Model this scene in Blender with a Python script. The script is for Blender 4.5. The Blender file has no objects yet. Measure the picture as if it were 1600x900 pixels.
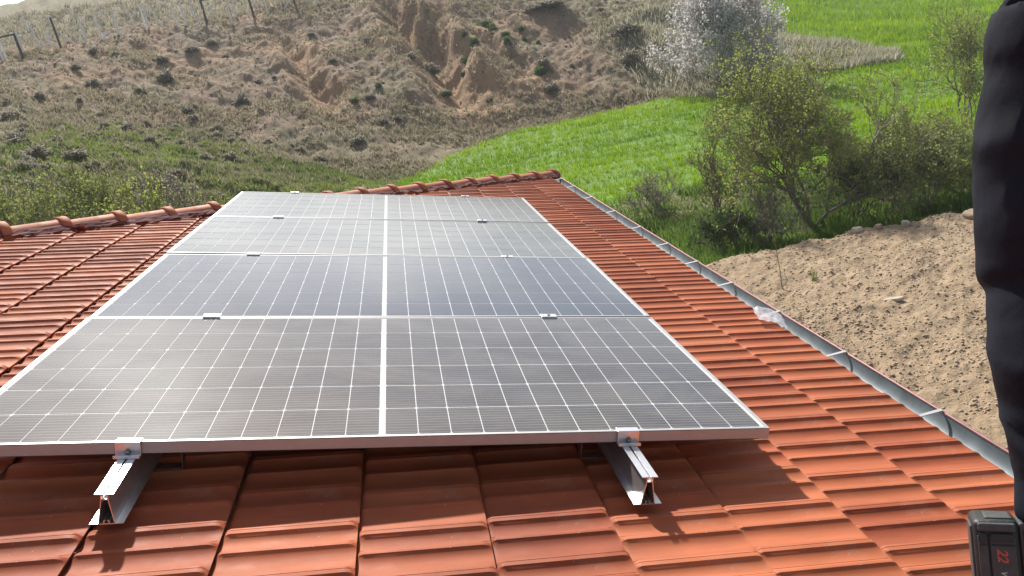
import bpy, bmesh, math, random
import numpy as np
from mathutils import Matrix, Vector

S = bpy.context.scene
COL = S.collection

# ------------------------------------------------------------------ camera
CW = np.array([-0.8375, -2.0860, 1.2331])
cam_d = bpy.data.cameras.new('camera')
cam = bpy.data.objects.new('camera', cam_d)
COL.objects.link(cam)
_r = Vector((0.96603866, -0.14603144, -0.21317627))
_f = Vector((0.08222469, 0.95583697, -0.28216094))
_u = _r.cross(_f)
cam.matrix_world = Matrix(((_r.x, _u.x, -_f.x, CW[0]), (_r.y, _u.y, -_f.y, CW[1]), (_r.z, _u.z, -_f.z, CW[2]), (0, 0, 0, 1)))
cam_d.sensor_width = 36.0
cam_d.lens = 36.0 * 1265.37 / 1600.0
cam_d.clip_start = 0.05
cam_d.clip_end = 2000
S.camera = cam

# ------------------------------------------------------------------ sky, sun, exposure
SUN = Vector((-0.090, 0.762, 0.640)).normalized()
SUN_EL = math.asin(SUN.z)
SUN_AZ = math.atan2(SUN.x, SUN.y)
world = bpy.data.worlds.new('World')
S.world = world
world.use_nodes = True
wn, wl = world.node_tree.nodes, world.node_tree.links
for n in list(wn):
    wn.remove(n)
w_out = wn.new('ShaderNodeOutputWorld')
w_bg = wn.new('ShaderNodeBackground')
w_bg.inputs['Strength'].default_value = 0.08
sky = wn.new('ShaderNodeTexSky')
sky.sky_type = 'NISHITA'
sky.sun_disc = False
sky.sun_elevation = SUN_EL
sky.sun_rotation = SUN_AZ
sky.altitude = 900
sky.air_density = 1.0
sky.dust_density = 3.0
sky.ozone_density = 1.0
w_tc = wn.new('ShaderNodeTexCoord')
w_map = wn.new('ShaderNodeMapping')
w_map.inputs['Scale'].default_value = (1.0, 1.0, 2.2)
w_no = wn.new('ShaderNodeTexNoise')
w_no.inputs['Scale'].default_value = 3.0
w_no.inputs['Detail'].default_value = 6
w_no.inputs['Roughness'].default_value = 0.55
w_rp = wn.new('ShaderNodeValToRGB')
w_rp.color_ramp.elements[0].position = 0.42
w_rp.color_ramp.elements[1].position = 0.62
w_rp.color_ramp.elements[0].color = (0.04, 0.04, 0.04, 1)
w_rp.color_ramp.elements[1].color = (0.85, 0.85, 0.85, 1)
w_mx = wn.new('ShaderNodeMixRGB')
w_bw = wn.new('ShaderNodeRGBToBW'); w_ma = wn.new('ShaderNodeMath'); w_ma.operation = 'MULTIPLY_ADD'; w_ma.inputs[1].default_value = 1.65; w_ma.inputs[2].default_value = 1.0   # thin cloud lit like the sky behind it
wl.new(sky.outputs['Color'], w_bw.inputs[0]); wl.new(w_bw.outputs[0], w_ma.inputs[0]); wl.new(w_ma.outputs[0], w_mx.inputs[2])
wl.new(w_tc.outputs['Generated'], w_map.inputs['Vector'])
wl.new(w_map.outputs['Vector'], w_no.inputs['Vector'])
wl.new(w_no.outputs['Fac'], w_rp.inputs['Fac'])
wl.new(w_rp.outputs['Color'], w_mx.inputs[0])
wl.new(sky.outputs['Color'], w_mx.inputs[1])
wl.new(w_mx.outputs['Color'], w_bg.inputs['Color'])
wl.new(w_bg.outputs['Background'], w_out.inputs['Surface'])

sun_d = bpy.data.lights.new('sun', 'SUN')
sun_d.energy = 5.0
sun_d.angle = math.radians(2.0)
sun_d.color = (1.0, 0.95, 0.87)
sun = bpy.data.objects.new('sun', sun_d)
sun.rotation_euler = SUN.to_track_quat('Z', 'Y').to_euler()
sun.location = SUN * 60
COL.objects.link(sun)

S.view_settings.view_transform = 'Standard'
S.view_settings.look = 'None'
S.view_settings.gamma = 1.0
S.view_settings.exposure = 0.52
S.view_settings.use_curve_mapping = False

random.seed(7)
RNG = np.random.default_rng(11)

# ------------------------------------------------------------------ helpers
def wm(o):
    m = o.matrix_basis
    return m if o.parent is None else wm(o.parent) @ o.matrix_parent_inverse @ m

def adopt(o, parent):
    """child keeps its world coordinates"""
    if parent is not None:
        o.parent = parent
        o.matrix_parent_inverse = wm(parent).inverted()

def tag(o, label=None, cat=None, group=None, kind=None):
    if label: o['label'] = label
    if cat: o['category'] = cat
    if group: o['group'] = group
    if kind: o['kind'] = kind
    return o

def empty(name, loc, label, cat, group=None):
    o = bpy.data.objects.new(name, None)
    o.empty_display_size = 0.2
    COL.objects.link(o)
    o.location = loc
    return tag(o, label, cat, group)

def link(name, me, parent=None, mw=None):
    o = bpy.data.objects.new(name, me)
    COL.objects.link(o)
    if mw is not None:
        o.matrix_basis = mw
    adopt(o, parent)
    return o

def mesh(name, verts, faces, mat, smooth=False):
    me = bpy.data.meshes.new(name)
    me.from_pydata([tuple(map(float, v)) for v in verts], [], faces)
    me.update()
    if mat: me.materials.append(mat)
    if smooth:
        me.polygons.foreach_set('use_smooth', [True] * len(me.polygons))
    return me

def obj(name, verts, faces, mat, parent=None, mw=None, smooth=False):
    return link(name, mesh(name, verts, faces, mat, smooth), parent, mw)

def npmesh(name, V, F, mat, tint=None, smooth=False):
    """V (n,3), F (m,3|4) numpy -> mesh; tint (n,) or (n,3) per vertex"""
    me = bpy.data.meshes.new(name)
    V = np.asarray(V, np.float32); F = np.asarray(F, np.int32)
    k = F.shape[1]
    me.vertices.add(len(V)); me.vertices.foreach_set('co', V.ravel())
    me.loops.add(F.size); me.loops.foreach_set('vertex_index', F.ravel())
    me.polygons.add(len(F))
    me.polygons.foreach_set('loop_start', np.arange(0, F.size, k, dtype=np.int32))
    if smooth:
        me.polygons.foreach_set('use_smooth', np.ones(len(F), dtype=bool))
    me.update(calc_edges=True)
    if tint is not None:
        t = np.asarray(tint, np.float32)
        if t.ndim == 1: t = np.stack([t, t, t], 1)
        c = np.ones((len(V), 4), np.float32); c[:, :3] = t
        a = me.color_attributes.new('tint', 'FLOAT_COLOR', 'POINT')
        a.data.foreach_set('color', c.ravel())
    me.materials.append(mat)
    return me

class MB:
    """collects boxes, prisms and tubes into one mesh"""
    def __init__(s): s.v = []; s.f = []
    def add(s, v, f):
        n = len(s.v); s.v += [tuple(p) for p in v]; s.f += [tuple(i + n for i in q) for q in f]
    def box(s, c, d, m=None):
        x, y, z = d[0] / 2, d[1] / 2, d[2] / 2
        v = [Vector((c[0] + a * x, c[1] + b * y, c[2] + e * z)) for a in (-1, 1) for b in (-1, 1) for e in (-1, 1)]
        if m: v = [m @ p for p in v]
        s.add(v, [(0, 1, 3, 2), (4, 6, 7, 5), (0, 4, 5, 1), (2, 3, 7, 6), (0, 2, 6, 4), (1, 5, 7, 3)])
    def tube(s, pts, radii, n=8, cap=True):
        pts = [Vector(p) for p in pts]
        if not hasattr(radii, '__len__'): radii = [radii] * len(pts)
        rings = []
        ref = None
        for i, p in enumerate(pts):
            t = (pts[min(i + 1, len(pts) - 1)] - pts[max(i - 1, 0)]).normalized()
            if ref is None:
                ref = t.orthogonal().normalized()
            ref = (ref - t * ref.dot(t)).normalized()
            b = t.cross(ref)
            rings.append([p + (ref * math.cos(2 * math.pi * k / n) + b * math.sin(2 * math.pi * k / n)) * radii[i] for k in range(n)])
        v = [q for r in rings for q in r]; f = []
        for i in range(len(pts) - 1):
            for k in range(n):
                f.append((i * n + k, i * n + (k + 1) % n, (i + 1) * n + (k + 1) % n, (i + 1) * n + k))
        if cap:
            f.append(tuple(reversed(range(n)))); f.append(tuple((len(pts) - 1) * n + k for k in range(n)))
        s.add(v, f)
    def mesh(s, name, mat, smooth=False, bevel=0.0, seg=2):
        me = mesh(name, s.v, s.f, mat, smooth)
        if bevel:
            bm = bmesh.new(); bm.from_mesh(me)
            bmesh.ops.recalc_face_normals(bm, faces=bm.faces)
            bmesh.ops.bevel(bm, geom=[e for e in bm.edges if len(e.link_faces) == 2 and e.calc_face_angle(0) > 0.5], offset=bevel, segments=seg, profile=0.5, affect='EDGES')
            bm.to_mesh(me); bm.free()
        return me
    def build(s, name, mat, parent=None, smooth=False, bevel=0.0, mw=None, seg=2):
        return link(name, s.mesh(name, mat, smooth, bevel, seg), parent, mw)

# roof frame: v = down the slope (to the right), u = along the eave (away), n = out of the roof
TH = math.radians(15)
RM = Matrix(((math.cos(TH), 0, math.sin(TH)), (0, 1, 0), (-math.sin(TH), 0, math.cos(TH)))).to_4x4()
def rp(v, u, n): return RM @ Vector((v, u, n))
def rmat(v, u, n, rz=0.0): return Matrix.Translation(rp(v, u, n)) @ RM @ Matrix.Rotation(rz, 4, 'Z')

# ------------------------------------------------------------------ materials
def new_mat(name):
    m = bpy.data.materials.new(name); m.use_nodes = True
    nt = m.node_tree
    b = nt.nodes['Principled BSDF']
    return m, nt.nodes, nt.links, b

def nz(N, L, scale, detail=4, rough=0.55, coord='Object', vec=None, dist=0.0):
    t = N.new('ShaderNodeTexNoise')
    t.inputs['Scale'].default_value = scale; t.inputs['Detail'].default_value = detail
    t.inputs['Roughness'].default_value = rough; t.inputs['Distortion'].default_value = dist
    if vec is None:
        c = N.new('ShaderNodeTexCoord'); vec = c.outputs[coord]
    L.new(vec, t.inputs['Vector'])
    return t.outputs['Fac']

def ramp(N, L, fac, stops):
    r = N.new('ShaderNodeValToRGB')
    e = r.color_ramp.elements
    while len(e) < len(stops): e.new(0.5)
    for i, (p, c) in enumerate(stops):
        e[i].position = p; e[i].color = (c[0], c[1], c[2], 1) if hasattr(c, '__len__') else (c, c, c, 1)
    L.new(fac, r.inputs['Fac'])
    return r.outputs['Color']

def mix(N, L, fac, a, b, mode='MIX'):
    m = N.new('ShaderNodeMixRGB'); m.blend_type = mode
    for i, x in ((0, fac), (1, a), (2, b)):
        if hasattr(x, 'links'): L.new(x, m.inputs[i])
        elif i == 0: m.inputs[0].default_value = x
        else: m.inputs[i].default_value = (x[0], x[1], x[2], 1)
    return m.outputs[0]

def mth(N, L, op, a, b=None, c=None):
    m = N.new('ShaderNodeMath'); m.operation = op
    for i, x in enumerate((a, b, c)):
        if x is None: continue
        if hasattr(x, 'links'): L.new(x, m.inputs[i])
        else: m.inputs[i].default_value = x
    return m.outputs[0]

def bump(N, L, b, h, strength, dist):
    n = N.new('ShaderNodeBump'); n.inputs['Strength'].default_value = strength; n.inputs['Distance'].default_value = dist
    L.new(h, n.inputs['Height']); L.new(n.outputs['Normal'], b.inputs['Normal'])
    return n

MAT = {}
def simple(name, col, rough=0.6, metal=0.0, var=0.12, scale=30, bstr=0.0, bscale=200):
    m, N, L, b = new_mat(name)
    f = nz(N, L, scale, 5)
    c = ramp(N, L, f, [(0.3, [x * (1 - var) for x in col]), (0.7, [min(1, x * (1 + var)) for x in col])])
    L.new(c, b.inputs['Base Color'])
    b.inputs['Roughness'].default_value = rough; b.inputs['Metallic'].default_value = metal
    if bstr:
        bump(N, L, b, nz(N, L, bscale, 4), bstr, 0.002)
    MAT[name] = m
    return m

# fired clay: colour differs from tile to tile, faint streaks down the slope, dust, worn edges
def tile_material(name, hue=(1, 1, 1)):
    m, N, L, b = new_mat(name)
    oi = N.new('ShaderNodeObjectInfo'); ge = N.new('ShaderNodeNewGeometry'); tc = N.new('ShaderNodeTexCoord')
    rnd = mth(N, L, 'FRACT', mth(N, L, 'ADD', oi.outputs['Random'], ge.outputs['Random Per Island']))
    base = ramp(N, L, rnd, [(0.0, (0.33 * hue[0], 0.080 * hue[1], 0.036 * hue[2])), (0.5, (0.43 * hue[0], 0.115 * hue[1], 0.050 * hue[2])), (1.0, (0.49 * hue[0], 0.150 * hue[1], 0.068 * hue[2]))])
    mp = N.new('ShaderNodeMapping'); mp.inputs['Scale'].default_value = (2.5, 22, 22)
    L.new(tc.outputs['Object'], mp.inputs['Vector'])
    off = N.new('ShaderNodeVectorMath'); off.operation = 'ADD'
    cb = N.new('ShaderNodeCombineXYZ')
    for i in range(3): L.new(mth(N, L, 'MULTIPLY', rnd, 37.0 + 11 * i), cb.inputs[i])
    L.new(mp.outputs['Vector'], off.inputs[0]); L.new(cb.outputs[0], off.inputs[1])
    st = nz(N, L, 1.0, 5, 0.6, vec=off.outputs[0])
    c1 = mix(N, L, 1.0, base, ramp(N, L, st, [(0.3, 0.80), (0.7, 1.12)]), 'MULTIPLY')
    blot = nz(N, L, 9, 6, 0.65)
    c2 = mix(N, L, ramp(N, L, blot, [(0.54, 0.0), (0.80, 0.40)]), c1, (0.46, 0.25, 0.17))
    big = nz(N, L, 1.7, 5, 0.6, vec=ge.outputs['Position'])
    c2 = mix(N, L, 1.0, c2, ramp(N, L, big, [(0.3, (0.80, 0.80, 0.82)), (0.7, (1.10, 1.08, 1.06))]), 'MULTIPLY')
    spk = nz(N, L, 55, 2, 0.5, vec=off.outputs[0])
    c2 = mix(N, L, ramp(N, L, nz(N, L, 38, 3, 0.7), [(0.70, 0.0), (0.76, 0.55)]), c2, (0.72, 0.52, 0.42))
    L.new(c2, b.inputs['Base Color'])
    L.new(ramp(N, L, blot, [(0.3, 0.60), (0.75, 0.80)]), b.inputs['Roughness'])
    b.inputs['Specular IOR Level'].default_value = 0.25
    fine = nz(N, L, 260, 3)
    bump(N, L, b, mth(N, L, 'ADD', mth(N, L, 'MULTIPLY', st, 0.8), mth(N, L, 'MULTIPLY', fine, 0.25)), 0.35, 0.0016)
    MAT[name] = m
    return m
tile_material('tile', (1.04, 1.05, 1.0))
tile_material('ridge_clay', (1.05, 1.15, 1.25))
simple('flashing', (0.13, 0.038, 0.038), 0.92, 0.0, 0.35, 14, 0.6, 40)
simple('aluminium', (0.80, 0.80, 0.81), 0.32, 0.9, 0.05, 60, 0.15, 500)
simple('anodised', (0.46, 0.455, 0.46), 0.45, 0.35, 0.05, 40)
simple('bolt_steel', (0.35, 0.34, 0.33), 0.35, 1.0, 0.15, 90)
simple('zinc', (0.19, 0.225, 0.245), 0.5, 0.3, 0.25, 9)
simple('gutter_paint', (0.30, 0.12, 0.12), 0.5, 0.0, 0.25, 20)
simple('plaster', (0.62, 0.58, 0.50), 0.9, 0, 0.08, 6, 0.4, 60)
simple('timber', (0.20, 0.12, 0.07), 0.7, 0, 0.25, 20)
simple('post_white', (0.78, 0.77, 0.74), 0.85, 0, 0.12, 8)
simple('post_dark', (0.06, 0.05, 0.045), 0.7, 0, 0.3, 8)
simple('wire', (0.16, 0.16, 0.16), 0.7, 0.2, 0.1, 8)
simple('shaft_steel', (0.30, 0.30, 0.31), 0.3, 1.0, 0.1, 60)

# panel laminate (white back sheet under glass) and cells
def cell_material(name, base, line, dust, rough=0.10):
    m, N, L, b = new_mat(name)
    tc = N.new('ShaderNodeTexCoord'); sp = N.new('ShaderNodeSeparateXYZ')
    L.new(tc.outputs['Object'], sp.inputs[0])
    fr = mth(N, L, 'FRACT', mth(N, L, 'MULTIPLY', mth(N, L, 'ADD', sp.outputs['Y'], 1.0), 10 / 0.1815))
    bus = mth(N, L, 'LESS_THAN', mth(N, L, 'ABSOLUTE', mth(N, L, 'SUBTRACT', fr, 0.5)), 0.075)
    ge = N.new('ShaderNodeNewGeometry')
    oi = N.new('ShaderNodeObjectInfo')
    shade = ramp(N, L, oi.outputs['Random'], [(0, [x * 0.80 for x in base]), (1, [x * 1.2 for x in base])])
    c = mix(N, L, bus, shade, line)
    mpd = N.new('ShaderNodeMapping'); mpd.inputs['Scale'].default_value = (1.2, 3.4, 3.4); mpd.inputs['Rotation'].default_value = (0, 0, 0.6); L.new(ge.outputs['Position'], mpd.inputs['Vector'])
    du = nz(N, L, 1.5, 7, 0.62, vec=mpd.outputs[0], dist=0.8)
    c = mix(N, L, ramp(N, L, du, [(0.38, dust * 0.35), (0.66, dust * 1.9)]), c, (0.36, 0.33, 0.29))
    L.new(c, b.inputs['Base Color'])
    b.inputs['Roughness'].default_value = rough
    b.inputs['IOR'].default_value = 1.5
    b.inputs['Specular IOR Level'].default_value = 0.95
    MAT[name] = m
    return m
cell_material('cell_warm', (0.034, 0.028, 0.025), (0.20, 0.17, 0.14), 0.13, 0.10)
cell_material('cell_blue', (0.016, 0.022, 0.040), (0.10, 0.11, 0.14), 0.05, 0.09)
cell_material('cell_grey', (0.022, 0.028, 0.030), (0.12, 0.13, 0.13), 0.14, 0.12)
m, N, L, b = new_mat('laminate')
b.inputs['Base Color'].default_value = (0.74, 0.75, 0.75, 1); b.inputs['Roughness'].default_value = 0.13; b.inputs['IOR'].default_value = 1.5
L.new(ramp(N, L, nz(N, L, 3, 5), [(0.3, (0.62, 0.63, 0.63)), (0.7, (0.72, 0.73, 0.73))]), b.inputs['Base Color'])
MAT['laminate'] = m

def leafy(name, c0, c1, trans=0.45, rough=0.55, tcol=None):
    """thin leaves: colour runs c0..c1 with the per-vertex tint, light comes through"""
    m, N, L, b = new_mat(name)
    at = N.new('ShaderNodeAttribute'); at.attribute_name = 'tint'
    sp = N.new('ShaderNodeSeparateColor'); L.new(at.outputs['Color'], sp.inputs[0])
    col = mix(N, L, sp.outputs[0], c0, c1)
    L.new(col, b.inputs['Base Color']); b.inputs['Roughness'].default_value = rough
    b.inputs['Specular IOR Level'].default_value = 0.0
    tr = N.new('ShaderNodeBsdfTranslucent')
    if tcol: L.new(mix(N, L, 1.0, col, tcol, 'MULTIPLY'), tr.inputs['Color'])
    else: L.new(col, tr.inputs['Color'])
    ms = N.new('ShaderNodeMixShader'); ms.inputs[0].default_value = trans
    L.new(b.outputs[0], ms.inputs[1]); L.new(tr.outputs[0], ms.inputs[2])
    L.new(ms.outputs[0], N['Material Output'].inputs['Surface'])
    MAT[name] = m
    return m
leafy('field_blade', (0.105, 0.225, 0.008), (0.27, 0.42, 0.012), 0.45, 0.5, (1.3, 1.2, 0.6))
leafy('dry_blade', (0.20, 0.18, 0.115), (0.40, 0.355, 0.25), 0.48)
leafy('green_blade', (0.11, 0.155, 0.045), (0.26, 0.32, 0.075), 0.48)
leafy('gully_blade', (0.085, 0.15, 0.03), (0.20, 0.29, 0.06), 0.52)
leafy('young_leaf', (0.20, 0.255, 0.085), (0.34, 0.40, 0.15), 0.52, 0.5, (1.2, 1.15, 0.7))
leafy('bush_leaf', (0.14, 0.18, 0.055), (0.31, 0.35, 0.12), 0.52)
leafy('blossom_petal', (0.44, 0.42, 0.41), (0.74, 0.72, 0.71), 0.5)
leafy('spur_blade', (0.21, 0.205, 0.13), (0.46, 0.44, 0.32), 0.5)
leafy('shrub_leaf', (0.19, 0.178, 0.14), (0.36, 0.335, 0.26), 0.55)
leafy('clump_leaf', (0.05, 0.095, 0.03), (0.13, 0.20, 0.06), 0.4)
simple('bark', (0.21, 0.18, 0.15), 0.9, 0, 0.35, 14, 0.5, 40)
simple('bark_grey', (0.24, 0.22, 0.205), 0.9, 0, 0.3, 14, 0.5, 40)

# soils
def soil_material(name, a, bcol, c, speck, scale=1.0):
    m, N, L, b = new_mat(name)
    ge = N.new('ShaderNodeNewGeometry'); P = ge.outputs['Position']
    n1 = nz(N, L, 0.16 * scale, 6, 0.6, vec=P); n2 = nz(N, L, 1.1 * scale, 8, 0.7, vec=P); n3 = nz(N, L, 7 * scale, 6, 0.7, vec=P)
    col = ramp(N, L, n1, [(0.35, a), (0.65, bcol)])
    col = mix(N, L, ramp(N, L, n2, [(0.45, 0.0), (0.66, 0.75)]), col, c)
    col = mix(N, L, 1.0, col, ramp(N, L, n3, [(0.25, 0.70), (0.75, 1.25)]), 'MULTIPLY')
    at = N.new('ShaderNodeAttribute'); at.attribute_name = 'tint'
    sp = N.new('ShaderNodeSeparateColor'); L.new(at.outputs['Color'], sp.inputs[0])
    col = mix(N, L, sp.outputs[0], col, ramp(N, L, n2, [(0.35, (0.17, 0.145, 0.085)), (0.65, (0.27, 0.235, 0.15))]))     # dry turf
    col = mix(N, L, sp.outputs[1], col, ramp(N, L, n2, [(0.35, (0.085, 0.115, 0.03)), (0.65, (0.16, 0.19, 0.055))]))    # green turf
    col = mix(N, L, sp.outputs[2], col, ramp(N, L, n2, [(0.3, (0.31, 0.195, 0.115)), (0.7, (0.39, 0.26, 0.16))]))         # raw clay
    L.new(col, b.inputs['Base Color']); b.inputs['Roughness'].default_value = 0.95
    b.inputs['Specular IOR Level'].default_value = 0.15
    bump(N, L, b, mth(N, L, 'ADD', n2, mth(N, L, 'MULTIPLY', n3, 0.5)), 0.7, 0.12)
    MAT[name] = m
    return m
soil_material('hill_soil', (0.24, 0.172, 0.12), (0.29, 0.205, 0.143), (0.195, 0.155, 0.108), 0)
soil_material('yard_soil', (0.345, 0.255, 0.168), (0.405, 0.305, 0.205), (0.28, 0.205, 0.132), 0, 1.6)
m, N, L, b = new_mat('field_soil')
ge = N.new('ShaderNodeNewGeometry')
L.new(ramp(N, L, nz(N, L, 0.9, 7, 0.65, vec=ge.outputs['Position']), [(0.3, (0.075, 0.165, 0.008)), (0.7, (0.13, 0.25, 0.012))]), b.inputs['Base Color'])
b.inputs['Roughness'].default_value = 0.9
MAT['field_soil'] = m
m, N, L, b = new_mat('gravel')
at = N.new('ShaderNodeAttribute'); at.attribute_name = 'tint'
L.new(mix(N, L, nz(N, L, 30, 4), mix(N, L, at.outputs['Fac'], (0.26, 0.195, 0.13), (0.64, 0.53, 0.40)), (0.42, 0.325, 0.225)), b.inputs['Base Color'])
b.inputs['Roughness'].default_value = 0.9
MAT['gravel'] = m
simple('pale_stone', (0.50, 0.43, 0.33), 0.9, 0, 0.25, 6, 0.6, 20)
simple('earth_stone', (0.36, 0.28, 0.20), 0.9, 0, 0.2, 6, 0.6, 20)

# ------------------------------------------------------------------ terrain
def _hash(ix, iy, seed):
    n = (ix.astype(np.int64) * 374761393 + iy.astype(np.int64) * 668265263 + seed * 982451653) & 0xffffffff
    n = ((n ^ (n >> 13)) * 1274126177) & 0xffffffff
    n = ((n ^ (n >> 16)) * 2246822519) & 0xffffffff
    return ((n ^ (n >> 15)) & 0xffffff) / float(0xffffff)
def vnoise(x, y, seed=0):
    ix = np.floor(x); iy = np.floor(y); fx = x - ix; fy = y - iy
    fx = fx * fx * fx * (fx * (fx * 6 - 15) + 10); fy = fy * fy * fy * (fy * (fy * 6 - 15) + 10)
    a = _hash(ix, iy, seed); b = _hash(ix + 1, iy, seed); c = _hash(ix, iy + 1, seed); d = _hash(ix + 1, iy + 1, seed)
    return (a * (1 - fx) + b * fx) * (1 - fy) + (c * (1 - fx) + d * fx) * fy
def fbm(x, y, oct=4, seed=0, gain=.5):
    s = 0; a = 1; t = 0
    for i in range(oct):
        s = s + a * vnoise(x * (2 ** i) + i * 17.3, y * (2 ** i) - i * 9.1, seed + i * 31); t += a; a *= gain
    return s / t * 2 - 1
def sstep(a, b, x):
    t = np.clip((x - a) / (b - a), 0, 1); return t * t * (3 - 2 * t)
def make_rbf(P):
    P = np.array(P, float); X = P[:, :2] / 20.; n = len(X)
    def k(r2): return np.where(r2 > 1e-12, .5 * r2 * np.log(r2 + 1e-12), 0)
    d2 = ((X[:, None] - X[None]) ** 2).sum(-1)
    A = np.zeros((n + 3, n + 3)); A[:n, :n] = k(d2) + np.eye(n) * 2e-2; A[:n, n] = 1; A[:n, n + 1:] = X; A[n, :n] = 1; A[n + 1:, :n] = X.T
    w = np.linalg.solve(A, np.r_[P[:, 2], 0, 0, 0])
    def f(x, y):
        sh = np.shape(x); x = np.ravel(x) / 20.; y = np.ravel(y) / 20.; o = np.empty(len(x))
        for i in range(0, len(x), 20000):
            xx = x[i:i + 20000]; yy = y[i:i + 20000]
            r2 = (xx[:, None] - X[None, :, 0]) ** 2 + (yy[:, None] - X[None, :, 1]) ** 2
            o[i:i + 20000] = k(r2) @ w[:n] + w[n] + xx * w[n + 1] + yy * w[n + 2]
        return o.reshape(sh)
    return f
CTRL=[(-24.3,55.3,7.50),(-22.3,57.7,7.32),(-20.0,60.0,7.22),(-17.0,61.9,7.09),(-14.3,64.6,7.36),(-10.9,68.2,7.72),(-7.6,72.6,8.51),(-21.0,45.8,4.76),(-18.6,47.8,4.18),(-16.1,50.8,3.92),(-12.3,54.8,3.87),(-8.6,59.4,4.40),(-4.1,64.8,5.49),(-16.9,34.6,2.48),(-14.0,27.1,1.25),(-11.3,20.6,0.47),(-12.3,26.7,0.69),(-12.9,32.9,0.91),(-11.4,42.7,0.68),(-15.4,41.6,2.32),(-13.5,46.3,2.35),(-8.7,47.3,0.87),(-8.0,39.3,-0.83),(-9.4,27.7,-0.36),(-8.0,31.1,-1.10),(-4.8,34.7,-2.30),(-2.3,36.4,-3.66),(-5.1,42.7,-0.78),(-2.0,42.9,-2.21),(-5.1,51.7,1.86),(-1.4,49.4,0.28),(-0.5,58.9,3.53),(2.6,52.8,0.58),(2.3,44.3,-2.60),(5.9,43.9,-3.21),(6.8,51.4,-0.77),(11.0,51.1,-0.88),(12.9,57.3,1.47),(8.9,60.2,2.93),(5.2,66.6,5.61),(14.4,62.1,3.32),(15.9,52.4,-0.25),(19.8,57.5,1.82),(13.8,46.8,-2.28),(-1.7,35.9,-3.68),(1.0,38.9,-3.42),(4.8,42.0,-3.24),(8.7,43.4,-3.44),(14.2,44.0,-3.47),(2.2,32.8,-3.88),(4.5,30.0,-3.95),(7.1,29.9,-4.05),(6.3,24.0,-4.31),(7.1,22.5,-4.29),(9.0,37.7,-3.70),(12.1,37.9,-3.77),(9.9,30.2,-4.20),(16.8,42.6,-3.63),(21.1,44.0,-3.52),(22.9,41.9,-4.10),(25.1,43.0,-4.21),(28.7,44.3,-4.62),(27.2,48.7,-3.22),(30.0,46.4,-4.46),(26.2,53.7,-2.42),(37.9,76.9,-0.37),(43.9,78.3,-1.51),(50.5,77.9,-2.91),(56.3,76.3,-4.24),(36.8,56.9,-4.11),(36.8,49.7,-4.84),(34.1,60.9,-2.83),(18.7,33.9,-4.49),(22.4,34.7,-5.04),(24.1,32.9,-5.37),(17.8,27.6,-5.04),(18.5,25.2,-5.07),(6.4,17.2,-4.52),(7.7,16.0,-4.64),(8.1,19.1,-4.59),(10.3,20.8,-4.63),(13.5,20.8,-4.78),(10.5,16.2,-4.68),(11.3,15.4,-4.75),(14.3,19.1,-4.78),(0.0,4.0,-3.40),(4.0,0.0,-3.50),(6.0,8.0,-3.60),(-4.0,4.0,-3.20),(-12.0,6.0,-2.60),(-12.0,-4.0,-2.80),(-4.0,-8.0,-3.30),(5.0,-8.0,-3.60),(14.0,-4.0,-4.00),(-20.0,12.0,-1.00),(-22.0,-2.0,-1.00),(-35.0,30.0,5.00),(-40.0,10.0,4.00),(30.0,35.0,-5.20),(35.0,10.0,-5.50),(60.0,30.0,-6.00),(90.0,60.0,-4.00),(70.0,90.0,-3.50),(100.0,120.0,-2.00),(60.0,140.0,0.00),(120.0,0.0,-6.00),(0.0,-40.0,-4.00),(-50.0,-40.0,0.00),(60.0,-50.0,-6.00),(0.0,15.0,-3.60),(-5.0,22.0,-3.00),(6.0,20.0,-4.10),(-45.9,70.0,10.62),(-32.7,76.7,9.57),(-22.8,80.0,9.12),(-13.1,85.1,8.93),(-4.0,87.9,9.11),(7.0,87.6,8.47),(16.8,81.1,7.48),(-97.3,112.8,20.98),(-75.8,127.8,21.25),(-57.0,137.0,22.85),(-52.1,138.9,22.98),(-47.2,140.6,23.92),(-37.1,143.5,25.53),(-21.7,146.5,23.92),(-0.8,147.9,21.25),(20.0,146.5,17.00),(40.5,142.1,11.72),(-42.0,99.9,14.54),(-29.3,104.2,14.74),(-16.1,106.8,13.96),(-103.4,279.8,27.48),(-0.8,297.9,22.21),(101.8,279.8,6.47),(192.0,227.7,-4.00),(-230.7,190.8,22.21)]
# spot heights of the place (x, y, z in metres)
rbf = make_rbf(CTRL)
CREST = [(19.4, 15.39), (21.7, 15.8), (24.0, 15.66), (26.2, 16.03), (27.7, 16.02), (28.7, 16.42), (29.7, 16.39), (31.7, 16.56), (33.2, 16.7), (36.0, 16.85), (38.9, 16.88)]
YX, YY = -0.84, -2.09                                   # the levelled yard fans out from here
def crest_d(az):
    return np.interp(az, [-180, -10, 0, 10] + [c[0] for c in CREST] + [60, 90, 180], [9, 9, 11, 13.5] + [c[1] for c in CREST] + [18, 16, 9])
GULLIES = [([(0.28, 70.01), (1.53, 61.47), (2.49, 56.52), (2.96, 52.78), (3.57, 49.43), (4.09, 46.06)], 1.9, 2.3),
           ([(-8.33, 63.79), (-6.34, 55.95), (-5.12, 49.84), (-4.47, 46.28)], 1.0, 1.6),
           ([(5.59, 58.88), (6.93, 53.68), (7.60, 49.53)], 0.6, 1.3),
           ([(4.73, 66.99), (3.12, 60.89), (2.75, 55.88)], 0.9, 1.3)]
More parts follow.
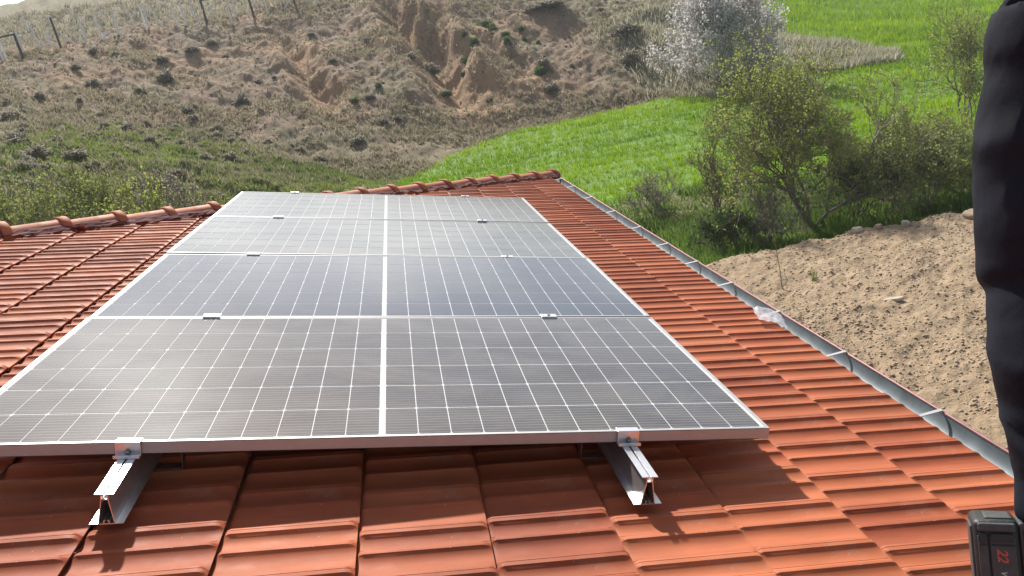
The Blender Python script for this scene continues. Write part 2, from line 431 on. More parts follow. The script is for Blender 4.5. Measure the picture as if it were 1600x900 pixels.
FIELD = [(-1.71, 35.50), (1.02, 39.17), (4.90, 42.45), (8.80, 43.61), (14.42, 43.42), (16.50, 40.30), (20.99, 43.78), (22.79, 41.75), (25.10, 42.75), (28.46, 43.75), (30.04, 46.30), (27.70, 49.67), (26.22, 53.47), (34.58, 73.86), (38, 90), (44, 130), (110, 130), (110, 30), (40, 22), (20.52, 24.24), (18.06, 24.23), (14.32, 22.17), (10.34, 20.83), (7.11, 22.46), (4.93, 22.14), (2.98, 21.61), (-1.0, 27)]
GREEN = [(-14.60, 28.68), (-14.6, 36.37), (-12.40, 40.2), (-10.17, 39.51), (-7.25, 36.60), (-2.25, 37.19), (-1.70, 34.00), (-3.0, 26), (-5.52, 22.76), (-9.17, 20.07), (-11.23, 18.10)]
def seg_dist(x, y, pts):
    d = np.full(np.shape(x), 1e9); tt = np.zeros(np.shape(x)); n = len(pts) - 1
    for i in range(n):
        ax, ay = pts[i]; bx, by = pts[i + 1]
        t = np.clip(((x - ax) * (bx - ax) + (y - ay) * (by - ay)) / ((bx - ax) ** 2 + (by - ay) ** 2), 0, 1)
        e = np.hypot(x - ax - t * (bx - ax), y - ay - t * (by - ay))
        tt = np.where(e < d, (i + t) / n, tt); d = np.minimum(d, e)
    return d, tt
def inside(x, y, poly):
    r = np.zeros(np.shape(x), bool); n = len(poly)
    for i in range(n):
        ax, ay = poly[i]; bx, by = poly[(i + 1) % n]
        if ay == by: continue
        c = ((ay > y) != (by > y)) & (x < (bx - ax) * (y - ay) / (by - ay) + ax)
        r ^= c
    return r
def poly_mask(x, y, poly, w):
    d, _ = seg_dist(x, y, poly + [poly[0]])
    return sstep(-w, w, np.where(inside(x, y, poly), d, -d))
def yard_mask(x, y):
    dx = x - YX; dy = y - YY; D = np.hypot(dx, dy); az = np.degrees(np.arctan2(dx, dy))
    wob = 0.25 * fbm(az * 0.35, D * 0.0 + 3.3, 3, 5)
    return (1 - sstep(0, 1.3, D - crest_d(az) - wob)) * sstep(-1, 6, az)
def hill_mask(x, y):
    """1 on the eroded slope beyond the field and the hollow"""
    h = sstep(36, 46, y + 0.25 * np.abs(x + 3)) * (1 - sstep(17, 24, x - 0.25 * (y - 45)))
    return h
def ground(x, y, detail=True):
    x = np.asarray(x, float); y = np.asarray(y, float)
    z = rbf(x, y)
    f = poly_mask(x, y, FIELD, 0.8)
    ym = yard_mask(x, y)
    hm = hill_mask(x, y) * (1 - f)
    for pts, dep, wid in GULLIES:
        wx = x + 0.7 * fbm(x * 0.4, y * 0.4, 3, 91); 
        d, t = seg_dist(wx, y, pts)
        w = wid * (0.55 + 0.75 * t)
        z = z - dep * np.clip(1 - d / w, 0, 1) ** 1.1 * np.clip(np.minimum(t * 5 + 0.35, (1 - t) * 4), 0, 1) * hm
        z = z + 0.35 * dep * np.exp(-((d - w * 1.3) / (w * 0.5)) ** 2) * np.clip(np.minimum(t * 5, (1 - t) * 4), 0, 1) * hm
    if detail:
        rill = np.abs(fbm(x * 0.42 + 0.1 * y, y * 0.09, 4, 3))
        z = z + hm * (0.55 * fbm(x * 0.16, y * 0.16, 4, 21) + 0.75 * (rill - 0.25) + 0.24 * fbm(x * 1.1, y * 1.1, 4, 22) + 0.12 * fbm(x * 3.2, y * 3.2, 3, 23))
        left = sstep(-2, -7, x) * (1 - hm) * (1 - ym)
        z = z + left * (0.35 * fbm(x * 0.5, y * 0.5, 4, 31) + 0.42 * np.abs(fbm(x * 1.15, y * 1.15, 3, 32)))
        rest = (1 - hm) * (1 - left) * (1 - f) * (1 - ym)
        z = z + rest * 0.22 * fbm(x * 0.7, y * 0.7, 4, 41)
        z = z + f * (0.10 * fbm(x * 0.12, y * 0.35, 3, 51))
    yz = -3.6
    if detail:
        yz = -3.6 + 0.09 * fbm(x * 0.5, y * 0.5, 4, 61) + 0.07 * fbm(x * 2.2, y * 2.2, 4, 62) + 0.03 * fbm(x * 9, y * 9, 2, 63)
    return z * (1 - ym) + yz * ym
def gz(x, y): return float(ground(np.array([x]), np.array([y]))[0])

az = np.radians(np.concatenate([np.arange(-180, -27, 3), np.arange(-27, 43, 0.12), np.arange(43, 180, 3)]))
rr = np.concatenate([[0.5, 2, 3.5], np.arange(5, 9, 0.2), np.arange(9, 18, 0.07), np.arange(18, 36, 0.2), np.arange(36, 72, 0.18), np.arange(72, 110, 0.7), np.geomspace(110, 420, 60)])
AZ, RR = np.meshgrid(az, rr, indexing='ij')
TX = YX + RR * np.sin(AZ); TY = YY + RR * np.cos(AZ)
TZ = ground(TX, TY)
na, nr = TX.shape
TV = np.stack([TX, TY, TZ], -1).reshape(-1, 3)
ia = np.arange(na)[:, None]; ir = np.arange(nr - 1)[None]
TF = np.stack([ia * nr + ir, ((ia + 1) % na) * nr + ir, ((ia + 1) % na) * nr + ir + 1, ia * nr + ir + 1], -1).reshape(-1, 4)
fx, fy = TX.ravel(), TY.ravel()
v_field = poly_mask(fx, fy, FIELD, 0.05) > 0.5
v_yard = yard_mask(fx, fy) > 0.35
t_dry = np.clip(sstep(-0.10, 0.35, fbm(fx * 0.35, fy * 0.35, 4, 71) + 0.55 * sstep(52, 40, fy) - 0.15) * 0.85 + sstep(74, 95, fy), 0, 1)
t_dry = np.maximum(t_dry, sstep(12, 15, fx) * sstep(36, 40, fy))
t_dry = np.where(fx < -6, np.clip(t_dry + 0.5 * sstep(44, 34, fy), 0, 1), t_dry)
t_green = np.clip(poly_mask(fx, fy, GREEN, 2.5) * (0.25 + 0.75 * sstep(-0.3, 0.3, fbm(fx * 0.3, fy * 0.3, 3, 72))) + sstep(20, 18, fy) * sstep(14, 20, np.hypot(fx - YX, fy - YY)) * sstep(2, 5, fx) + 0.5 * sstep(100, 130, fy) * sstep(-0.2, 0.3, fbm(fx * 0.05, fy * 0.05, 3, 73)), 0, 1)
t_clay = np.zeros_like(fx)
for pts, dep, wid in GULLIES:
    d, t = seg_dist(fx, fy, pts); t_clay = np.maximum(t_clay, np.clip(1.25 - d / (wid * 1.2), 0, 1) * min(1, dep))
t_clay = np.clip(t_clay + 0.7 * sstep(0.1, 0.45, fbm(fx * 0.22, fy * 0.22, 4, 74)) * sstep(38, 46, fy) * (1 - sstep(72, 80, fy)), 0, 1) * (1 - t_green) * (1 - sstep(12, 15, fx))
t_dry = t_dry * (1 - t_clay * 0.8)
TINT = np.stack([t_dry, t_green, t_clay], -1)
cF = v_field[TF].sum(1) >= 2
cY = (v_yard[TF].sum(1) >= 2) & ~cF
def terrain_piece(name, sel, mat, tint=True):
    F = TF[sel]; u, inv = np.unique(F, return_inverse=True)
    me = npmesh(name, TV[u], inv.reshape(F.shape), MAT[mat], TINT[u] if tint else TINT[u] * 0, smooth=True)
    return tag(link(name, me), kind='structure')
terrain_piece('hillside', ~cF & ~cY, 'hill_soil')
terrain_piece('field', cF, 'field_soil', False)
terrain_piece('dirt_yard', cY, 'yard_soil', False)

# ------------------------------------------------------------------ grass, clods and gravel (uncountable)
def tufts(pos, hgt, nb, width, lean, seed, tint_fn=None):
    r = np.random.default_rng(seed); n = len(pos); N = n * nb
    p = np.repeat(pos, nb, 0); h = np.repeat(hgt, nb) * r.uniform(0.55, 1.15, N)
    a = r.uniform(0, 2 * np.pi, N); w = width * r.uniform(0.6, 1.3, N) * np.repeat(np.clip(hgt / hgt.mean(), 0.6, 1.6), nb)
    off = r.normal(0, 0.35, (N, 2)) * h[:, None]
    p = p.copy(); p[:, :2] += off
    t = np.stack([np.cos(a), np.sin(a), np.zeros(N)], 1)
    l = r.normal(0, lean, (N, 2)) * h[:, None]
    up = np.stack([l[:, 0], l[:, 1], h], 1)
    k_ = 0.55
    V = np.stack([p - t * w[:, None] * k_ - [0, 0, .03], p + t * w[:, None] * k_ - [0, 0, .03], p + up], 1).reshape(-1, 3)
    F = np.arange(N * 3).reshape(-1, 3)
    tt = r.uniform(0, 1, n) * 0.6 if tint_fn is None else tint_fn(pos, r)
    tv = np.repeat(np.clip(np.repeat(tt, nb) + r.uniform(-0.2, 0.4, N), 0, 1), 3)
    return V, F, tv
def scatter(n, box, dens, seed):
    """n tries in the world box, kept with probability dens(x,y)"""
    r = np.random.default_rng(seed)
    x = r.uniform(box[0], box[1], n); y = r.uniform(box[2], box[3], n)
    k = r.uniform(0, 1, n) < dens(x, y)
    return x[k], y[k]
def seen(x, y, m=2.0):
    a = np.degrees(np.arctan2(x - YX, y - YY)); return (a > -25 - m) & (a < 40 + m)
def stuff(name, V, F, tv, mat, label, cat):
    return tag(link(name, npmesh(name, V, F, MAT[mat], tv)), label, cat, kind='stuff')

# young wheat: drilled in rows that run across the slope
def fd(x, y):
    d = np.hypot(x - YX, y - YY)
    return inside(x, y, FIELD) * seen(x, y) * np.clip((34 / d) ** 1.6, 0, 1) * (0.42 + 0.58 * (np.sin(2 * np.pi * (y + 0.10 * x + 0.8 * fbm(x * .12, y * .12, 2, 8)) / 1.35) > -0.25))
x, y = scatter(420000, (-3, 75, 20, 110), fd, 101)
d = np.hypot(x - YX, y - YY)
h = (0.20 + 0.07 * fbm(x * .3, y * .8, 3, 9)) * np.clip(d / 34, 1, 2.2)
V, F, tv = tufts(np.stack([x, y, ground(x, y)], 1), h, 3, 0.05, 0.30, 102, lambda p, r: np.clip(0.42 + 0.75 * fbm(p[:, 0] * .10, p[:, 1] * .45, 4, 10) + 0.1 * r.normal(size=len(p)), 0, 1))
V2 = V
stuff('wheat_field_grass', V, F, tv, 'field_blade', 'bright green young wheat growing in rows on the sloping field', 'grass')
# dry tufts on the eroded slope
def dd(x, y):
    return (~inside(x, y, FIELD)) * seen(x, y) * np.clip(0.20 + 1.5 * fbm(x * .3, y * .3, 4, 71) + 0.45 * (y < 47), 0.08, 1) * (yard_mask(x, y) < 0.1)
x, y = scatter(125000, (-32, 22, 36, 76), dd, 111)
V, F, tv = tufts(np.stack([x, y, ground(x, y)], 1), RNG.uniform(0.06, 0.24, len(x)), 5, 0.05, 0.6, 112)
stuff('dry_grass', V, F, tv, 'dry_blade', 'dry straw coloured grass tufts on the eroded brown slope', 'grass')
x, y = scatter(24000, (-45, 45, 70, 112), lambda x, y: (~inside(x, y, FIELD)) * seen(x, y) * 0.8, 113)
V, F, tv = tufts(np.stack([x, y, ground(x, y)], 1), RNG.uniform(0.2, 0.6, len(x)), 3, 0.12, 0.5, 114)
stuff('pale_grass', V, F, tv, 'dry_blade', 'pale dry grass on the plateau behind the wire fence', 'grass')
# dry grass spur that runs into the field
x, y = scatter(30000, (13, 31, 40, 56), lambda x, y: (~inside(x, y, FIELD)) * sstep(13, 18, x) * 0.9, 115)
V, F, tv = tufts(np.stack([x, y, ground(x, y)], 1), RNG.uniform(0.2, 0.6, len(x)), 4, 0.06, 0.55, 116, lambda p, r: r.uniform(0.3, 1, len(p)))
stuff('spur_grass', V, F, tv, 'spur_blade', 'long pale dry grass on the spur that points into the green field', 'grass')
# green turf on the lower left slope
def gd(x, y): return poly_mask(x, y, GREEN, 2.0) * seen(x, y) * (0.3 + 0.7 * sstep(-0.35, 0.15, fbm(x * .45, y * .45, 3, 72)))
x, y = scatter(90000, (-22, 0, 17, 45), gd, 121)
V, F, tv = tufts(np.stack([x, y, ground(x, y)], 1), RNG.uniform(0.05, 0.17, len(x)), 5, 0.035, 0.5, 122, lambda p, r: np.clip(0.4 + 0.6 * fbm(p[:, 0] * .35, p[:, 1] * .35, 3, 12) + 0.15 * r.normal(size=len(p)), 0, 1))
stuff('slope_grass', V, F, tv, 'green_blade', 'green grass on the lower left slope behind the roof', 'grass')
x, y = scatter(36000, (-24, -3, 16, 42), lambda x, y: seen(x, y) * (x < -4) * np.clip(0.35 + fbm(x * .5, y * .5, 3, 75), 0, 1), 123)
V, F, tv = tufts(np.stack([x, y, ground(x, y)], 1), RNG.uniform(0.07, 0.22, len(x)), 6, 0.035, 0.6, 124)
stuff('mixed_dry_grass', V, F, tv, 'dry_blade', 'grey dry grass cushions between the low shrubs at the left', 'grass')
# lush grass in the gully behind the dirt yard
def ld(x, y):
    D = np.hypot(x - YX, y - YY)
    return (~inside(x, y, FIELD)) * (yard_mask(x, y) < 0.25) * seen(x, y) * (x > 2) * (D > 13) * (0.2 + 0.8 * (fbm(x * .5, y * .5, 3, 77) > -0.15))
x, y = scatter(60000, (2, 24, 9, 27), ld, 131)
V, F, tv = tufts(np.stack([x, y, ground(x, y)], 1), RNG.uniform(0.10, 0.38, len(x)), 5, 0.03, 0.45, 132)
stuff('gully_grass', V, F, tv, 'gully_blade', 'lush green grass in the hollow behind the dirt yard', 'grass')

# gravel on the levelled yard
ICO = [(1, 0, 0), (-1, 0, 0), (0, 1, 0), (0, -1, 0), (0, 0, 1), (0, 0, -1)]
ICF = [(0, 2, 4), (2, 1, 4), (1, 3, 4), (3, 0, 4), (2, 0, 5), (1, 2, 5), (3, 1, 5), (0, 3, 5)]
def stones(x, y, size, seed, sink=0.25):
    r = np.random.default_rng(seed); n = len(x); I = np.array(ICO)
    V = I[None] * (size[:, None, None] * .5) * r.uniform(0.7, 1.3, (n, 6, 1)) * np.stack([r.uniform(.8, 1.5, n), r.uniform(.8, 1.2, n), r.uniform(.5, .9, n)], 1)[:, None]
    a = r.uniform(0, 6.28, n); c, s = np.cos(a)[:, None], np.sin(a)[:, None]
    X = V[..., 0] * c - V[..., 1] * s; Y = V[..., 0] * s + V[..., 1] * c
    Z = V[..., 2] + X * r.normal(0, .3, n)[:, None]
    z = ground(x, y)
    P = np.stack([X + x[:, None], Y + y[:, None], Z + (z + size * (0.35 - sink))[:, None]], -1).reshape(-1, 3)
    F = (np.arange(n)[:, None, None] * 6 + np.array(ICF)[None]).reshape(-1, 3)
    return P, F, np.repeat(r.uniform(0, 1, n) ** 1.3, 6)
def yd(x, y):
    D = np.hypot(x - YX, y - YY); return (yard_mask(x, y) > 0.75) * seen(x, y) * (x > 0.9) * np.clip((9.5 / D) ** 1.3, 0, 1) * np.clip(0.65 + 0.7 * fbm(x * .7, y * .7, 3, 14), 0.1, 1)
x, y = scatter(130000, (0.9, 13, 1, 15), yd, 141)
V, F, tv = stones(x, y, 0.015 + 0.042 * RNG.uniform(0, 1, len(x)) ** 3, 142)
stuff('gravel', V, F, tv, 'gravel', 'pale gravel strewn over the brown dirt yard', 'gravel')
x, y = scatter(4000, (-25, 18, 40, 72), lambda x, y: (~inside(x, y, FIELD)) * seen(x, y) * 0.7, 143)
V, F, tv = stones(x, y, 0.08 + 0.14 * RNG.uniform(0, 1, len(x)) ** 3, 144)
stuff('earth_clods', V, F, tv, 'gravel', 'crumbled clods of earth on the eroded slope', 'soil')

# ------------------------------------------------------------------ house and roof
EAVE, GAUGE, TW, TN = 0.77, 0.3275, 0.20, -0.128        # lower end of the eave course, course gauge, tile width, crest level
HIP0 = (0.80, 7.40); HIPD = Vector((-4.256, -3.905)).normalized()
RIDGE_V = -4.4
house = empty('house', rp(-4.4, 1, -0.16) * 1.0 - Vector((0, 0, 4.55)), 'house with hipped orange clay tile roof and grey gutter, carrying the solar panels', 'house')
def hip_u(v): return HIP0[1] + (v - HIP0[0]) * HIPD.y / HIPD.x
dk = -0.165
near_u = -6.0
e1, e2 = rp(0.79, near_u, dk), rp(0.79, HIP0[1], dk)
r1, r2 = rp(RIDGE_V, near_u, dk), rp(RIDGE_V, hip_u(RIDGE_V), dk)
mx = 2 * r1.x
e3, e4 = Vector((mx - e2.x, e2.y, e2.z)), Vector((mx - e1.x, e1.y, e1.z))
dv = [e1, e2, r2, r1, e3, e4]
low = [p - Vector((0, 0, 0.05)) for p in dv]
roof = obj('roof', dv + low, [(0, 1, 2, 3), (1, 4, 2), (3, 2, 4, 5), (9, 8, 7, 6), (8, 10, 7), (11, 10, 8, 9), (0, 6, 7, 1), (1, 7, 10, 4), (4, 10, 11, 5), (0, 3, 9, 6), (3, 5, 11, 9)], MAT['timber'], house)
# walls set back under the eaves
w = MB()
wx0, wx1, wy0, wy1 = e4.x + 0.45, e1.x - 0.40, near_u + 0.3, e2.y - 0.42
zt = e1.z - 0.06
for (a, b2, c, d2) in ((wx0, wx1, wy0, wy0 + .2), (wx0, wx1, wy1 - .2, wy1), (wx0, wx0 + .2, wy0 + .2, wy1 - .2), (wx1 - .2, wx1, wy0 + .2, wy1 - .2)):
    w.box(((a + b2) / 2, (c + d2) / 2, (zt - 4.4) / 2 + 0.02), (b2 - a, d2 - c, zt + 4.4))
w.build('wall', MAT['plaster'], house)
sf = MB()
sf.box(((wx1 + e1.x) / 2 + 0.02, (wy0 + e2.y) / 2, zt - 0.03), (e1.x - wx1 - 0.03, e2.y - wy0, 0.03))
sf.build('soffit', MAT['plaster'], house)
fa = MB(); fa.box((e1.x - 0.015, (near_u + e2.y) / 2, e1.z - 0.10), (0.025, e2.y - near_u, 0.16)); fa.build('fascia', MAT['gutter_paint'], house)

# one clay tile: two rolls across, slides over the tile below
PROF = [(0.6, -12), (1.2, -2), (3, 0.9), (11, 1.6), (12, 0.4), (13, 1.6), (26.5, 1.1), (27.6, -0.6), (30, -2.63), (33.5, -5.22), (38, -7.94), (44, -10.61), (51, -12.52), (59, -13.46), (65.6, -13.6), (74, -13), (79, -11.9), (80.2, -13.9), (81.4, -11.4), (88, -8.4), (93, -4.4), (96.5, -0.9), (100, 0.5), (107, 1.4), (112.8, 0.9), (113.8, -0.7), (116.5, -2.76), (120, -5.12), (125, -7.9), (131, -10.4), (138, -12.3), (147, -13.48), (155.8, -13.7), (166, -12.8), (178, -11.2), (188, -9.6), (194, -9), (198, -11)]
# along the length: x, how far the profile is flattened, level of the flat (mm)
XS = [(-0.045, 1.0, -24), (-0.008, 1.0, -21), (0.000, 0.75, -18), (0.007, 0.22, -16), (0.016, 0.0, -14), (0.12, 0, 0), (0.22, 0.0, 0), (0.302, 0.0, -12), (0.312, 0.12, -13), (0.3195, 0.45, -13), (0.3245, 0.85, -13), (0.3265, 1.0, -13)]
def tile_geo():
    V = []; F = []; n = len(PROF); k = len(XS)
    for (x, dz, fl_) in XS:
        for (t, z) in PROF:
            V.append((x, 0.2 - t / 1000.0 - 0.0005, (z * (1 - dz) + fl_ * dz) / 1000.0 + (x - 0.3275) * 0.048))
    for i in range(k - 1):
        for j in range(n - 1):
            F.append((i * n + j, i * n + j + 1, (i + 1) * n + j + 1, (i + 1) * n + j))
    b = len(V)                                            # lower end face and underside
    for (t, z) in PROF: V.append((0.3245, 0.2 - t / 1000.0 - 0.0005, -0.0205))
    for j in range(n - 1): F.append(((k - 1) * n + j, (k - 1) * n + j + 1, b + j + 1, b + j))
    # side skirts
    s0 = len(V); V += [(XS[0][0], 0.1995, -0.040), (0.3265, 0.1995, -0.026), (XS[0][0], 0.0010, -0.040), (0.3265, 0.0010, -0.026)]
    F += [(0, (k - 1) * n, s0 + 1, s0), (n - 1, s0 + 2, s0 + 3, k * n - 1)]
    return V, F
TVt, TFt = tile_geo()
tile_me = mesh('tile', TVt, TFt, MAT['tile'], True)
def sharp(me, ang):
    bm = bmesh.new(); bm.from_mesh(me)
    for e in bm.edges:
        if len(e.link_faces) == 2 and e.calc_face_angle(0) > ang: e.smooth = False
    bm.to_mesh(me); bm.free()
sharp(tile_me, math.radians(42))
spots = []
for k in range(17):
    v0 = EAVE - GAUGE * (k + 1)                           # upper end of the exposed length
    if v0 < RIDGE_V - 0.1: break
    offs = -0.01 + 0.012 * ((k * 7) % 5 - 2)
    j0 = int(math.floor((near_u - offs) / TW)) + 1
    j = j0
    while True:
        u0 = offs + j * TW
        if u0 > hip_u(v0 + GAUGE) + 0.05: break
        spots.append((v0, u0)); j += 1
def score(v, u):
    P = rp(v + .16, u + .1, TN); d = P - Vector(CW)
    zc = d.dot(_f)
    if zc < 0.3: return 0
    px = 800 + 1265 * d.dot(_r) / zc; py = 450 - 1265 * d.dot(_u) / zc
    if px < -110 or px > 1690 or py < 200 or py > 1000: return 0
    if -2.1 < v + .16 < -0.05 and 0.30 < u + .1 < 4.3 and not (v > -0.25 and u < 0.5): return 0
    return 1.0 / d.length ** 2
order = sorted(spots, key=lambda s: -score(*s))
single = set(order[:300])
rest_v, rest_f = [], []
LOWP = [1, 3, 6, 9, 11, 14, 17, 20, 22, 25, 28, 31, 34, 37]; LOWX = [0, 4, 7, 11]
def low_tile():
    n = len(PROF); V = [TVt[i * n + j] for i in LOWX for j in LOWP]; m = len(LOWP)
    return V, [(i * m + j, i * m + j + 1, (i + 1) * m + j + 1, (i + 1) * m + j) for i in range(len(LOWX) - 1) for j in range(m - 1)]
LV, LF = low_tile()
low_me = mesh('tile_low', LV, LF, MAT['tile'], True)
tr = random.Random(5)
for s in spots:
    v0, u0 = s
    M4 = rmat(v0 + tr.uniform(-.003, .003), u0 + tr.uniform(-.0015, .0015), TN + tr.uniform(-.0015, .0015)) @ Matrix.Rotation(tr.uniform(-.006, .006), 4, 'Z') @ Matrix.Rotation(tr.uniform(-.008, .008), 4, 'X')
    cross = max(u0 + TW - hip_u(v0), u0 + TW - hip_u(v0 + GAUGE)) > 0
    if s in single and not cross:
        link('tile', tile_me, roof, M4)
        continue
    me = tile_me if score(v0, u0) > 0 else low_me
    if cross:                                             # cut along the hip
        bm = bmesh.new(); bm.from_mesh(tile_me)
        a = rp(HIP0[0], HIP0[1], 0); dirw = (rp(HIP0[0] + HIPD.x, HIP0[1] + HIPD.y, 0) - a)
        nrm = dirw.cross(RM @ Vector((0, 0, 1))).normalized()
        if nrm.y < 0: nrm = -nrm
        inv = M4.inverted()
        bmesh.ops.bisect_plane(bm, geom=bm.verts[:] + bm.edges[:] + bm.faces[:], plane_co=inv @ a, plane_no=(inv.to_3x3() @ nrm), clear_outer=True)
        if len(bm.faces) == 0:
            bm.free(); continue
        me = bpy.data.meshes.new('tile'); bm.to_mesh(me); bm.free()
        if s in single:
            if not len(me.materials): me.materials.append(MAT['tile'])
            link('tile', me, roof, M4); continue
    n0 = len(rest_v)
    rest_v += [M4 @ q.co for q in me.vertices]
    rest_f += [tuple(i + n0 for i in p.vertices) for p in me.polygons]
me_rest = mesh('tile_courses', rest_v, rest_f, MAT['tile'], True); sharp(me_rest, math.radians(42))
tag(link('tile_courses', me_rest, roof), kind='stuff')
# the two slopes that face away: the same tiles, joined
def slope_tiles(o, ax, ay, width_at, length, name):
    az_ = ax.cross(ay).normalized(); vs, fs = [], []
    for k in range(int(length / GAUGE) + 1):
        xk = length - GAUGE * (k + 1)
        lo, hi = width_at(max(xk, 0) + .16)
        j = 0
        while lo + j * TW < hi - .1:
            p = o + ax * xk + ay * (lo + j * TW) + az_ * 0.04
            n0 = len(vs)
            vs += [p + ax * q[0] + ay * q[1] + az_ * q[2] for q in LV]
            fs += [tuple(i + n0 for i in q) for q in LF]
            j += 1
    tag(link(name, mesh(name, vs, fs, MAT['tile'], True), roof), kind='stuff')
mid = (e2 + e3) / 2
axh = (mid - r2).normalized(); Lh = (mid - r2).length
slope_tiles(r2, axh, Vector((1, 0, 0)), lambda x: (-(e2.x - mid.x) * x / Lh + .05, (e2.x - mid.x) * x / Lh - .05), Lh, 'tile_courses_behind')

# hip caps: half-round barrels, each with a thick collar that laps the next
def cap_geo(Lc=0.42):
    V = []; F = []; n = 14
    secs = [(0.0, .112), (0.006, .117), (0.052, .117), (0.058, .112), (0.060, .100), (0.075, .096), (0.25, .092), (Lc, .088)]
    for (x, r) in secs:
        for k in range(n + 1):
            a = math.pi * (k / n) * 1.12 - 0.06 * math.pi
            V.append((x, r * math.cos(a), r * math.sin(a) * 0.92))
    for i in range(len(secs) - 1):
        for k in range(n): F.append((i * (n + 1) + k, (i + 1) * (n + 1) + k, (i + 1) * (n + 1) + k + 1, i * (n + 1) + k + 1))
    b = len(V)
    for k in range(n + 1):
        a = math.pi * (k / n) * 1.12 - 0.06 * math.pi
        V.append((0.0, .094 * math.cos(a), .094 * math.sin(a) * .92))
    for k in range(n): F.append((k, k + 1, b + k + 1, b + k))
    return V, F
cv, cf = cap_geo()
cap_me = mesh('hip_tile', cv, cf, MAT['ridge_clay'], True); sharp(cap_me, math.radians(40))
h0 = rp(HIP0[0] + 0.03, HIP0[1] + 0.0275, TN - 0.035); h1 = rp(RIDGE_V, hip_u(RIDGE_V), TN - 0.035)
hx = (h1 - h0).normalized(); hz = Vector((0, 0, 1)); hz = (hz - hx * hz.dot(hx)).normalized(); hy = hz.cross(hx)
HM = Matrix(((hx.x, hy.x, hz.x), (hx.y, hy.y, hz.y), (hx.z, hy.z, hz.z))).to_4x4()
nc = int((h1 - h0).length / 0.37) + 1
for i in range(nc):
    p = h0 + hx * (0.0 + i * 0.37) + Vector((0, 0, tr.uniform(-.004, .004)))
    link('hip_tile', cap_me, roof, Matrix.Translation(p) @ HM @ Matrix.Rotation(tr.uniform(-.03, .03), 4, 'Z') @ Matrix.Rotation(0.02, 4, 'Y'))
ridge_me = mesh('ridge_tile', cv, cf, MAT['ridge_clay'], True)
for i in range(23):
    p = Vector((h1.x, h1.y - 0.12 - i * 0.37, h1.z + 0.02))
    link('ridge_tile', ridge_me, roof, Matrix.Translation(p) @ Matrix.Rotation(-math.pi / 2, 4, 'Z'))
# crumpled red flashing strip tucked under the caps
fv, ff = [], []
nL = 260; Lf = (h1 - h0).length
for side in (1, -1):
    base = len(fv)
    for i in range(nL + 1):
        x = Lf * i / nL
        wv = 0.062 + 0.022 * float(fbm(np.array([x * 3.1]), np.array([side * 3.0]), 4, 81)[0])
        for j in range(6):
            t = j / 5
            y = side * (0.082 + wv * t * 0.95)
            zz = 0.050 - 0.036 * t + 0.014 * float(fbm(np.array([x * 11.0]), np.array([t * 2.5 + side * 9]), 3, 82)[0]) * (0.4 + t)
            p = h0 + hx * x + hy * y + hz * zz
            fv.append(p)
    for i in range(nL):
        for j in range(5): 
            a = base + i * 6 + j; ff.append((a, a + 1, a + 7, a + 6))
fl = obj('flashing_strip', fv, ff, MAT['flashing'], roof, smooth=False)

# gutter along the eave, with straps
GX = rp(EAVE, 0, 0).x - 0.055; GZ = rp(EAVE + .02, 0, TN - .035).z - 0.005; GR = 0.062
g = MB(); lipm = MB()
ga, gb = near_u, HIP0[1] + 0.12
prof = [(GX, GZ + 0.004)] + [(GX + GR - GR * math.cos(a), GZ - GR * 1.05 * math.sin(a)) for a in np.linspace(0, math.pi, 15)]
prof2 = [(px_ * 1.0 + (0.0025 if px_ > GX + GR else -0.0025), pz_ - 0.003) for (px_, pz_) in prof]
def strip(prof, y0, y1, ny=12):
    V = [(x, y0 + (y1 - y0) * i / ny, z) for i in range(ny + 1) for (x, z) in prof]; n = len(prof)
    F = [(i * n + j, (i + 1) * n + j, (i + 1) * n + j + 1, i * n + j + 1) for i in range(ny) for j in range(n - 1)]
    return V, F
V, F = strip(prof, ga, gb)
gut = obj('gutter', V, F, MAT['zinc'], house, smooth=True)
V, F = strip(prof2[::-1], ga, gb)
obj('gutter_shell', V, F, MAT['gutter_paint'], gut, smooth=True)
GO = GX + 2 * GR
lipm.tube([(GO + 0.004, ga, GZ + 0.004), (GO + 0.004, gb, GZ + 0.004)], 0.0055, 10)
lipm.build('gutter_lip', MAT['gutter_paint'], gut, smooth=True)
ec = MB(); ec.add([(x, gb - 0.002, z) for (x, z) in prof], [tuple(range(len(prof)))]); ec.build('end_cap', MAT['zinc'], gut)
for yb in (-1.55, -0.9, -0.25, 0.40, 1.05, 1.68, 2.28, 2.84, 3.42, 4.08, 4.85, 5.70, 6.50, 7.15):
    bb = MB()
    bb.box(((GX + GO) / 2, 0, 0.006), (2 * GR + 0.004, 0.017, 0.003))
    bb.box((GO + 0.004, 0, -0.002), (0.012, 0.017, 0.003))
    o = bb.build('gutter_strap', MAT['anodised'], gut, mw=Matrix.Translation((0, yb, GZ + 0.008)))

